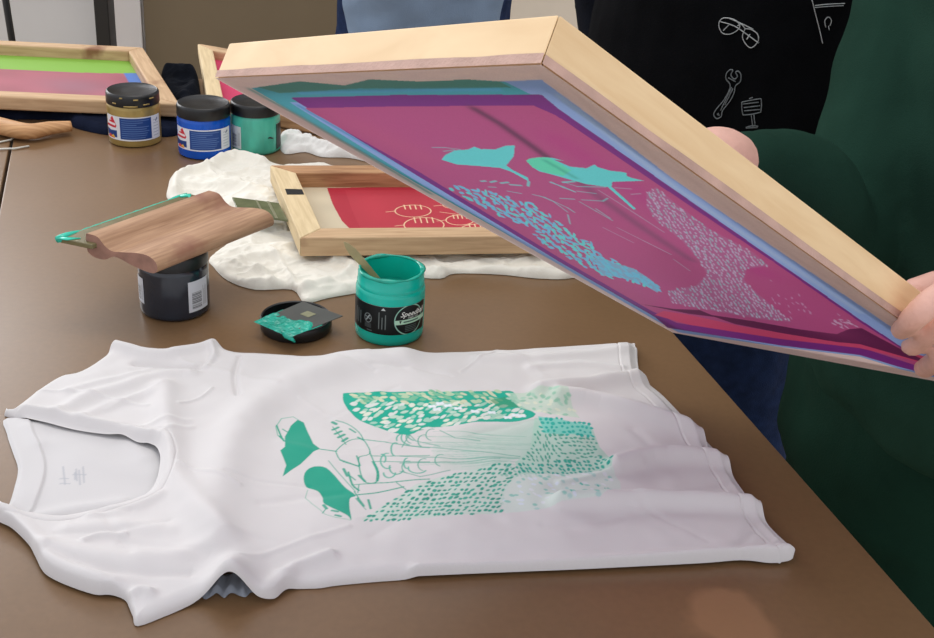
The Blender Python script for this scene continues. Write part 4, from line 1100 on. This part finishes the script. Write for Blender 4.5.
# ruffled lower layer seen through the arch at the armpit, and back hem peeping out on the right
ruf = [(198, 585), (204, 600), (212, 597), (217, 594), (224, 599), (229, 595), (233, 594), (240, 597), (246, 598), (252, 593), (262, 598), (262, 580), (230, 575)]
sheet(catmull(xy(ruf, TZ), 3, True), (.0008, .0008), lambda x, y, d: .001 + .0035 * np.clip(d / .004, 0, 1) * (.8 + .5 * np.sin(x * 600)), lambda x, y: np.tile(L3((150, 156, 166)), (len(x), 1)), M['shirt_back'], ts, [], 'inner_ruffle')  # white layer coloured grey: shade under the arch painted in
bh = [(630, 365), (641, 377), (652, 386), (664, 396), (685, 418), (702, 436), (716, 452), (700, 450), (670, 420), (640, 395)]
sheet(catmull(xy(bh, TZ + .002), 3, True), (.0009, .0012), lambda x, y, d: .0012 + .001 * np.clip(d / .003, 0, 1), lambda x, y: np.tile(WHT, (len(x), 1)), M['shirt_back'], ts, [], 'back_hem')

# ------------------------------------------------------------------ other cloths
def fold(x, y, s_, seed):      # creased noise: sharp little ridges between soft hollows
    n = noise2(x + .5 * s_ * noise2(x, y, s_ * .9, seed + 9), y * 1.3, s_, seed)
    return .35 - 1.6 * np.abs(n)
def simple_cloth(name, px, R_, label, cat, material, H0=.006, amp=.008, ns=.03, seed=1, res=.0022, color=(232, 228, 216), zpx=TZ + .003, cap=None, warp=1.0):
    P_ = catmull(xy(px, zpx), 4, True); rf = ridges(R_)
    def h(x, y, d):
        e = np.clip(d / .012, 0, 1); e = np.sqrt(e * (2 - e))
        hh = .0008 + e * (H0 + rf(x, y) + amp * (.7 * noise2(x, y * warp, ns * 1.6, seed) + fold(x, y, ns, seed) + .45 * fold(y * .8 + x * .6, x * .8 - y, ns * .5, seed + 1)) + amp * .2)
        if cap is not None: hh = np.where(inside(x, y, cap), np.minimum(hh, CAPZ), hh)
        return np.maximum(hh, .0008)
    cf = (lambda x, y: np.tile(L3(color), (len(x), 1))) if color is not None else None
    o = sheet(P_, (res, res), h, cf, material, None, [], name)[name][0]
    return tag(o, label, cat)
M['cloth'] = attrmat('off_white_cotton', .9, .3, 500., .12, sheen=.15)
CAPZ = .0150
fq = np.array([p[:2] for p in MFRAME]); cen = fq.mean(0); capq = cen + (fq - cen) * 1.03
simple_cloth('white_cloth', [(168, 198), (168, 186), (172, 176), (188, 168), (206, 165), (220, 158), (234, 152), (252, 156), (272, 163), (292, 166), (335, 165), (345, 172), (420, 180), (560, 215), (640, 245), (620, 262), (575, 276), (540, 277), (500, 273), (455, 272), (440, 277), (400, 276), (372, 288), (330, 296), (305, 301), (292, 288), (255, 288), (228, 279), (214, 266), (210, 256), (235, 236), (222, 222), (190, 205)],
             [([(176, 192), (176, 180), (190, 172), (212, 170)], .009, .008), ([(192, 182), (230, 188), (275, 196)], .009, .012), ([(214, 166), (236, 158), (262, 164)], .011, .009), ([(226, 176), (250, 172), (285, 182)], .006, .006), ([(206, 168), (216, 178), (240, 182)], .005, .004), ([(240, 262), (262, 272), (275, 286)], .004, .004), ([(222, 262), (250, 270), (280, 272)], .004, .004), ([(420, 275), (450, 278), (480, 274)], .003, .004), ([(270, 252), (285, 270), (296, 290)], .004, .004), ([(220, 270), (260, 256), (292, 262)], .005, .010), ([(232, 280), (290, 286), (310, 290)], .004, .006),
              ([(300, 290), (335, 282), (352, 270), (345, 262), (335, 262)], .006, .006), ([(380, 280), (450, 270), (570, 274)], .004, .008), ([(250, 200), (290, 205)], .006, .01), ([(230, 250), (300, 246)], .004, .008)],
             'crumpled off-white cotton cloth spread under the small frame with the red stencil', 'cloth', M['cloth'], .005, .006, .026, 3, cap=capq, res=.0015)
simple_cloth('white_cloth', [(279, 142), (281, 133), (292, 129), (300, 134), (320, 138), (345, 146), (375, 158), (380, 163), (350, 156), (322, 155), (305, 150), (285, 152)],
             [([(284, 140), (300, 143), (330, 150), (370, 160)], .010, .008), ([(290, 136), (310, 142)], .010, .006)],
             'small twisted white cloth between the pale teal jar and the brown rail', 'cloth', M['cloth'], .005, .008, .02, 5, color=(222, 220, 216), zpx=TZ + .004)
simple_cloth('navy_cloth', [(-120, 128), (-110, 110), (0, 108), (60, 109), (130, 109), (176, 112), (184, 121), (180, 133), (150, 136), (110, 134), (76, 127), (60, 119), (0, 118), (-60, 116)],
             [([(-40, 122), (80, 120), (170, 122)], .004, .02)],
             'dark navy cloth lying under the front edge of the far left frame', 'cloth', M['navy'], .011, .003, .03, 7, color=None)
simple_cloth('black_cloth', [(163, 92), (160, 84), (166, 76), (178, 74), (192, 76), (198, 80), (201, 98), (200, 112), (190, 112), (178, 103)],
             [([(170, 82), (194, 84)], .024, .02), ([(184, 100), (196, 92)], .012, .012)],
             'crumpled black cloth bunched between the two back frames', 'cloth', M['black_cloth'], .010, .010, .03, 9, color=None)

# clear green strip lying on the cloth beside the small frame
M['greenish'] = mat('smoky_green_plastic', (98, 104, 74), .2, .2, 60)
zr = TZ + .024
q4 = [at(232, 199, zr), at(279, 205, zr), at(288, 222, zr), at(262, 224, zr)]
q4 = [q4[0], q4[1], q4[1] + (q4[2] - q4[1]), q4[0] + (q4[2] - q4[1])]
rs = empty('plastic_scraper', tuple((q4[0] + q4[2]) / 2), 'smoky green plastic strip lying on the cloth left of the small frame', 'scraper')
hexa('plate', q4 + [p + np.array([0, 0, .003]) for p in q4], M['greenish'], rs, .0006)
up2 = np.array([0, 0, .0031])
for t0, t1 in ((.50, .54), (.74, .80)):
    e = [q4[0] * (1 - t0) + q4[1] * t0, q4[0] * (1 - t1) + q4[1] * t1, q4[3] * (1 - t1) + q4[2] * t1, q4[3] * (1 - t0) + q4[2] * t0]
    hexa('marking', [p + up2 for p in e] + [p + up2 + np.array([0, 0, .0003]) for p in e], M['cloth_pale'] if 'cloth_pale' in M else M['chip'], rs, 0)

# wooden handle at far left and white wires
def px3(L, z): return [tuple(at(x, y, z)) for x, y in L]
hp = catmull(np.c_[np.array(px3([(-70, 112), (-30, 118), (0, 126), (28, 131.5), (50, 128), (71, 126)], TZ + .014)), [.012, .0145, .0155, .0145, .012, .0095]], 5, False)
wh = tube('wooden_handle', [p[:3] for p in hp], [p[3] for p in hp], M['tan_wood'], None, 18, .8)
uv_dir(wh, (1, .1, 0)); tag(wh, 'bent tan wooden handle lying in front of the navy cloth at the far left', 'handle')
ww = empty('wire_tie', tuple(at(5, 146)), 'thin white wire lying across the table seam at the far left', 'wire')
tube('strand', px3([(-30, 146), (0, 142), (10, 140), (16, 136)], TZ + .0022), .0014, M['wire'], ww, 8)
tube('strand', px3([(-30, 147), (0, 149), (15, 148.5), (29, 146)], TZ + .0022), .0014, M['wire'], ww, 8)

# ------------------------------------------------------------------ people
def head(parts_c, rings_l, c, yaw, R=.078, caps=None):
    """skull, jaw, nose, ears as part of the body surface"""
    fx, fy = math.cos(yaw), math.sin(yaw); sx, sy = -fy, fx
    def p(f, s, z): return (c[0] + fx * f + sx * s, c[1] + fy * f + sy * s, c[2] + z)
    rings_l.append([(*p(.015, 0, -.115), .03, .03, yaw), (*p(.02, 0, -.10), .052, .048, yaw), (*p(.012, 0, -.06), .078, .062, yaw), (*p(.004, 0, 0), .092, .072, yaw), (*p(-.002, 0, .05), .094, .074, yaw), (*p(-.006, 0, .09), .075, .06, yaw), (*p(-.008, 0, .112), .03, .026, yaw)])
    parts_c.append(([p(.085, 0, .01), p(.105, 0, -.03)], [.009, .013]))
    for s in (-1, 1): parts_c.append(([p(-.005, s * .075, .015), p(-.008, s * .078, -.02)], [.014, .01]))
    parts_c.append(([p(-.01, 0, -.10), p(-.02, 0, -.20)], [.052, .058]))
    return p

def face_bits(root, p, hair_m=None, long=False):
    for s in (-1, 1):
        c = p(.081, s * .032, .012); e = lathe('eye', (c[0], c[1], c[2] - .011), [(.0005, 0), (.008, .003), (.0115, .011), (.008, .019), (.0005, .022)], M['eye'], root, 20)
        q = p(.0915, s * .032, .012); lathe('iris', (q[0], q[1], q[2] - .004), [(.0003, 0), (.003, .001), (.0035, .004), (.003, .007), (.0003, .008)], M['iris'], e, 12)
    tube('mouth', [p(.083, -.024, -.062), p(.091, -.01, -.060), p(.091, .01, -.060), p(.083, .024, -.062)], [.003, .006, .006, .003], M['lip'], root, 10)
    rg = [[(*p(-.03, 0, -.06), .07, .074, 0), (*p(-.025, 0, 0), .084, .084, 0), (*p(-.014, 0, .06), .094, .086, 0), (*p(-.01, 0, .10), .08, .07, 0), (*p(-.01, 0, .125), .03, .03, 0)]]
    if long: rg.append([(*p(-.07, 0, -.24), .045, .05, 0), (*p(-.06, 0, -.12), .06, .07, 0), (*p(-.03, 0, .0), .08, .084, 0)])
    capsule_union('hair', [], rg, .008, M['hair'], root, 3, .006, .03)

def hand_caps(wrist, palm, tips, thumb, r=.0085):
    caps = [([wrist, palm], [.024, .026])]
    return caps

# --- person in green, standing at the right edge of the table
gx, gy = .505, 1.20; yawg = math.radians(187)
gp = empty('person', (gx + .03, gy, 0), 'person in a dark green sweatshirt and trousers holding the large screen frame with both hands', 'person')
caps = []; rings = []
hpn = head(caps, rings, (gx + .02, gy - .03, 1.60), yawg)
rings.append([(gx, gy, .80, .10, .15, 0), (gx, gy, .95, .11, .165, 0), (gx + .005, gy, 1.1, .10, .145, 0), (gx + .02, gy, 1.28, .11, .18, 0), (gx + .03, gy, 1.40, .08, .17, 0), (gx + .03, gy, 1.46, .05, .08, 0)])
for s in (-1, 1):
    caps.append(([(gx, gy + s * .09, .86), (gx + .0, gy + s * .10, .5), (gx + .02, gy + s * .10, .10)], [.085, .058, .04]))
    caps.append(([(gx + .02, gy + s * .10, .06), (gx - .12, gy + s * .11, .035)], [.042, .03]))
# near (left) arm to the low corner; far (right) arm behind the frame's long rail
shN = (gx + .04, gy - .20, 1.38); elN = (gx + .16, gy - .36, 1.12); wrN = atd(1100, 412, .935)
shF = (gx - .005, gy + .18, 1.38); elF = tuple(atd(856, 206, 1.16)); wrF = atd(736, 170, .98)
caps.append(([shN, elN, wrN], [.052, .042, .027])); caps.append(([shF, elF, wrF], [.052, .042, .027]))
# near hand: palm beyond the frame end, four fingers over the print side, thumb behind
def dpl(x, y): d = ray(x, y); return float(((Bp3 - CAM) @ nn) / (d @ nn))
def fp(x, y, off): return atd(x, y, dpl(min(x, 1000), y) - off)
caps.append(([wrN, atd(1062, 390, .92), atd(1040, 365, .895)], [.026, .027, .022]))
caps.append(([atd(1050, 395, .91), atd(1030, 395, .90)], [.023, .018]))
caps.append(([atd(1045, 350, .89), atd(1020, 320, .868)], [.021, .015]))
fing = [([(1022, 322, .868), (975, 286, .822), (940, 296, .806), (916, 316, .806), (901, 330, dpl(900, 331) - .009)], [.0112, .0104, .0098, .0092, .0076]),
        ([(1028, 345, .88), (975, 314, .838), (940, 326, .834), (912, 346, dpl(912, 346) - .008)], [.0108, .0102, .0098, .0082]),
        ([(1030, 370, .89), (985, 346, .862), (950, 355, .862), (924, 368, dpl(924, 368) - .008)], [.0115, .0106, .0100, .0084]),
        ([(1032, 394, .90), (995, 384, .885), (965, 392, .895), (948, 402, .915)], [.0102, .0094, .0088, .0074])]
for pts, rad in fing: caps.append(([atd(*p) for p in pts], rad))
caps.append(([atd(1040, 350, .905), atd(1010, 300, .915), atd(955, 284, .91), atd(914, 291, .895)], [.016, .0145, .0125, .0100]))
# far hand: back of the hand goes down behind the rail, fingers hooked on the rail
caps.append(([wrF, atd(718, 160, .955), atd(695, 168, .93)], [.026, .027, .026]))
for k, (x, y) in enumerate(((668, 150), (662, 165), (664, 180), (672, 194))):
    caps.append(([atd(698, 158 + k * 9, .93), atd((698 + x) / 2, y - 4, .90), atd(x, y, .87)], [.0105, .0095, .008]))
caps.append(([atd(712, 185, .94), atd(694, 204, .90), atd(676, 210, .87)], [.012, .0105, .009]))
body = capsule_union('body', caps, rings, .0034, M['skin'], gp, 3)
face_bits(gp, hpn)
# fingernails on the near hand are on the hidden side; clothes
sc_ = [([shN, elN, tuple(np.array(elN) * .25 + np.array(wrN) * .75)], [.075, .062, .045]),
       ([shF, elF, tuple(np.array(elF) * .45 + np.array(wrF) * .55), tuple(np.array(elF) * .1 + np.array(wrF) * .9)], [.075, .060, .052, .036]),
       ([tuple(np.array(elF) * .12 + np.array(wrF) * .88), tuple(np.array(elF) * .02 + np.array(wrF) * .98)], [.036, .034])]
sr_ = [[(gx + .05, gy, .70, .14, .215, 0), (gx + .045, gy, .73, .165, .235, 0), (gx + .035, gy, .82, .175, .24, 0), (gx + .025, gy, .95, .165, .235, 0), (gx + .035, gy, 1.10, .15, .22, 0), (gx + .045, gy, 1.25, .15, .225, 0), (gx + .04, gy, 1.38, .12, .20, 0), (gx + .035, gy, 1.46, .07, .10, 0), (gx + .03, gy, 1.49, .06, .07, 0)]]
capsule_union('sweatshirt', sc_, sr_, .006, M['green_knit'], gp, 4, .006, .12)
tr_ = []
trr = [[(gx + .03, gy, .60, .15, .21, 0), (gx + .03, gy, .75, .15, .21, 0), (gx, gy, .9, .13, .19, 0)]]
for s in (-1, 1): tr_.append(([(gx + .02, gy + s * .10, .78), (gx + .015, gy + s * .115, .45), (gx + .02, gy + s * .115, .12)], [.115, .09, .075]))
capsule_union('trousers', tr_, trr, .008, M['green_trouser'], gp, 3, .008, .15)
for s in (-1, 1): capsule_union('shoe', [([(gx + .04, gy + s * .10, .05), (gx - .06, gy + s * .11, .045), (gx - .15, gy + s * .115, .035)], [.05, .046, .034])], [], .008, M['shoe'], gp, 2)

# --- person in black with doodled apron
bx0, by0 = .37, 1.72
bp = empty('person', (bx0, by0, 0), 'person in black clothes with white doodles of glasses and a wrench, and navy jeans', 'person')
caps = []; rings = []
yawb = math.radians(250)
hpn = head(caps, rings, (bx0, by0 - .02, 1.62), yawb)
yb_ = yawb - math.pi / 2 + math.pi / 2
Y2 = yawb + math.pi / 2
rings.append([(bx0, by0, .82, .16, .10, Y2 - 0), (bx0, by0, .95, .17, .11, Y2), (bx0, by0, 1.12, .145, .10, Y2), (bx0, by0, 1.3, .18, .11, Y2), (bx0, by0, 1.42, .17, .08, Y2), (bx0, by0, 1.48, .08, .05, Y2)])
sv = np.array([math.cos(Y2), math.sin(Y2), 0])
fv = np.array([math.cos(yawb), math.sin(yawb), 0]); B0 = np.array([bx0, by0, 0])
def bpt(s, f, z, B=None): return tuple((B0 if B is None else B) + sv * s + fv * f + np.array([0, 0, z]))
armsB = []
for s in (-1, 1):
    caps.append(([bpt(s * .09, 0, .88), bpt(s * .10, 0, .48), bpt(s * .10, 0, .1)], [.085, .058, .04]))
    caps.append(([bpt(s * .10, 0, .06), bpt(s * .11, .13, .035)], [.042, .03]))
    A = [bpt(s * .20, 0, 1.40), bpt(s * .25, -.06, 1.12), bpt(s * .20, -.02, .90)]
    armsB.append(A); caps.append((A, [.05, .042, .028])); caps.append(([A[2], bpt(s * .19, .01, .82)], [.028, .022]))
    for k in range(4): caps.append(([bpt(s * .19, -.015 + k * .018, .80), bpt(s * .188, -.01 + k * .018, .755), bpt(s * .182, -.005 + k * .018, .725)], [.009, .0085, .007]))
    caps.append(([bpt(s * .185, .03, .83), bpt(s * .175, .05, .785)], [.011, .009]))
capsule_union('body', caps, rings, .005, M['skin'], bp, 3)
face_bits(bp, hpn, long=True)
capsule_union('shirt', [(A, [.07, .056, .042]) for A in armsB], [[(bx0, by0, .80, .20, .15, Y2), (bx0, by0, .95, .205, .15, Y2), (bx0, by0, 1.12, .19, .14, Y2), (bx0, by0, 1.3, .21, .14, Y2), (bx0, by0, 1.42, .19, .10, Y2), (bx0, by0, 1.49, .07, .065, Y2)]], .008, M['black_cloth'], bp, 3, .004, .1)
ap = capsule_union('apron', [], [[(*bpt(0, .02, .70), .235, .155, Y2), (*bpt(0, .02, .80), .23, .158, Y2), (*bpt(0, .018, .95), .222, .155, Y2), (*bpt(0, .018, 1.12), .205, .148, Y2), (*bpt(0, .02, 1.3), .19, .145, Y2)]], .006, M['apron'], bp, 3, .003, .12)
capsule_union('jeans', [([bpt(s * .11 - .06, 0, .82), bpt(s * .12 - .06, .0, .45), bpt(s * .115, 0, .1)], [.125, .105, .08]) for s in (-1, 1)], [[(*bpt(-.05, 0, .50), .19, .11, Y2), (*bpt(-.05, 0, .70), .19, .12, Y2), (*bpt(0, 0, .9), .18, .12, Y2)]], .008, M['jeans'], bp, 3, .006, .1)
for s in (-1, 1): capsule_union('shoe', [([bpt(s * .10, -.03, .05), bpt(s * .11, .06, .045), bpt(s * .115, .14, .035)], [.05, .045, .033])], [], .008, M['shoe'], bp, 2)
# doodles drawn on the apron: strokes laid on its surface
bv = BVHTree.FromPolygons([ap.data.vertices[i].co + wloc(ap) for i in range(len(ap.data.vertices))], [tuple(p.vertices) for p in ap.data.polygons])
def on_surface(x, y):
    d = Vector(ray(x, y)); h = bv.ray_cast(Vector(CAM), d.normalized())
    if h[0] is None: return None
    return np.array(h[0] + h[1] * .0012)
def doodle(name, strokes, material, w=.0012, label=None):
    V = []; Fc = []
    for s in strokes:
        pts = catmull(np.array(s, float), 4, False) if len(s) > 2 else np.linspace(s[0], s[1], 6)
        P_ = [q for q in (on_surface(x, y) for x, y in pts) if q is not None]
        if len(P_) < 2: continue
        v, f = tube_geo(P_, w, 6, .5); o_ = len(V); V += v; Fc += [tuple(i + o_ for i in q) for q in f]
    if V:
        o = fix_normals(mesh_obj(name, V, Fc, material, ap))
        if label: o['label'] = label
d4 = lambda L: [(680 + x / 3.677, y / 3.677) for x, y in L]
doodle('glasses_drawing', [d4(s) for s in ([(145, 80), (160, 66), (195, 70), (220, 90), (212, 110), (185, 125), (158, 122), (145, 100), (145, 80)], [(240, 105), (262, 108), (285, 125), (288, 150), (265, 175), (245, 165), (230, 135), (240, 105)], [(145, 78), (200, 95), (245, 125), (290, 158)], [(180, 66), (230, 88), (270, 108)], [(212, 95), (225, 88), (240, 105)], [(160, 112), (180, 92)], [(245, 145), (258, 125)])], M['white_line'], .0013, 'white line drawing of aviator glasses')
doodle('wrench_drawing', [d4(s) for s in ([(185, 255), (172, 268), (170, 290), (185, 310), (180, 335), (160, 370), (135, 400), (125, 420), (135, 435), (152, 428), (158, 405), (185, 370), (200, 340), (205, 315), (222, 300), (225, 275), (215, 260)], [(185, 255), (195, 258), (188, 275), (200, 290), (212, 280), (205, 265), (215, 260)], [(178, 285), (205, 300)], [(190, 320), (150, 405)], [(195, 325), (165, 385)], [(137, 418), (145, 424), (140, 415)])], M['grey_line'], .0015, 'grey drawing of an adjustable wrench')
doodle('sign_drawing', [d4(s) for s in ([(228, 375), (260, 368), (298, 362)], [(298, 362), (300, 385), (297, 412)], [(297, 412), (262, 420), (232, 422)], [(232, 422), (228, 400), (228, 375)], [(232, 382), (290, 375)], [(235, 395), (295, 388)], [(236, 407), (294, 402)], [(262, 422), (268, 465)], [(272, 420), (276, 462)], [(243, 468), (265, 462), (288, 464)], [(243, 470), (286, 468)], [(255, 362), (268, 358)])], M['grey_line'], .0014, 'grey drawing of a small signboard')
doodle('pocket_drawing', [d4(s) for s in ([(485, 0), (500, 60), (515, 120), (524, 160)], [(495, 20), (540, 15), (605, 12)], [(495, 27), (540, 23), (600, 20)], [(535, 100), (532, 75), (545, 62), (556, 75), (550, 95)], [(545, 95), (548, 110)])], M['white_line'], .0010, 'white drawn lines of a pocket')

# --- person in light blue denim at the far side
lx, ly = -.14, 2.62
lp = empty('person', (lx, ly, 0), 'person in light blue denim standing beyond the table, seen only at the waist', 'person')
caps = []; rings = []
hpn = head(caps, rings, (lx, ly, 1.60), math.radians(268))
rings.append([(lx, ly, .8, .14, .1, 0), (lx, ly, .95, .155, .11, 0), (lx, ly, 1.12, .14, .1, 0), (lx, ly, 1.3, .17, .11, 0), (lx, ly, 1.42, .16, .08, 0), (lx, ly, 1.48, .07, .05, 0)])
LB = []
for s in (-1, 1):
    caps.append(([(lx + s * .09, ly, .88), (lx + s * .10, ly, .48), (lx + s * .10, ly, .1)], [.082, .056, .04]))
    caps.append(([(lx + s * .10, ly, .06), (lx + s * .11, ly - .13, .035)], [.042, .03]))
    A = [(lx + s * .18, ly, 1.38), (lx + s * .25, ly - .02, 1.14), (lx + s * .10, ly - .18, 1.12)]
    LB.append(A); caps.append((A, [.048, .04, .028])); caps.append(([A[2], (lx + s * .03, ly - .20, 1.13)], [.026, .02]))
    for k in range(4): caps.append(([(lx + s * .03, ly - .21, 1.11 + k * .018), (lx - s * .03, ly - .225, 1.10 + k * .018)], [.009, .007]))
    caps.append(([(lx + s * .05, ly - .2, 1.15), (lx + s * .02, ly - .22, 1.185)], [.011, .009]))
capsule_union('body', caps, rings, .0055, M['skin'], lp, 3)
face_bits(lp, hpn, long=True)
capsule_union('denim_shirt', [(A, [.065, .055, .042]) for A in LB], [[(lx, ly, .72, .175, .14, 0), (lx, ly, .85, .18, .145, 0), (lx, ly, 1.0, .17, .14, 0), (lx, ly, 1.3, .19, .14, 0), (lx, ly, 1.42, .17, .1, 0), (lx, ly, 1.49, .07, .06, 0)]], .008, M['denim'], lp, 3, .006, .10)
capsule_union('jeans', [([(lx + s * .09, ly, .8), (lx + s * .105, ly, .45), (lx + s * .105, ly, .1)], [.10, .082, .068]) for s in (-1, 1)], [[(lx, ly, .68, .165, .125, 0), (lx, ly, .9, .15, .115, 0)]], .008, M['jeans'], lp, 3, .006, .1)
for s in (-1, 1): capsule_union('shoe', [([(lx + s * .10, ly + .03, .05), (lx + s * .11, ly - .06, .045), (lx + s * .115, ly - .14, .035)], [.05, .045, .033])], [], .008, M['shoe'], lp, 2)

# ------------------------------------------------------------------ light
w = bpy.data.worlds.new('world'); SC.world = w; w.use_nodes = True
bg = w.node_tree.nodes['Background']; bg.inputs['Color'].default_value = (.93, .94, 1, 1); bg.inputs['Strength'].default_value = 1.05
def area(name, loc, target, sx, sy, power, color):
    l = bpy.data.lights.new(name, 'AREA'); l.shape = 'RECTANGLE'; l.size = sx; l.size_y = sy; l.energy = power; l.color = color
    o = bpy.data.objects.new(name, l); COL.objects.link(o); o.location = loc
    o.rotation_euler = (Vector(target) - Vector(loc)).to_track_quat('-Z', 'Y').to_euler()
    return o
area('window_daylight', (-2.3, 3.95, 1.95), (-.2, 1.1, .75), 2.2, 1.7, 92, (.97, .98, 1))
area('ceiling_lamp', (-.2, 1.6, 2.9), (-.2, 1.6, 0), 1.6, .5, 14, (1, .95, .86))

vs = SC.view_settings; vs.view_transform = 'Standard'; vs.look = 'None'; vs.gamma = 1; vs.use_curve_mapping = False; vs.exposure = 0.0
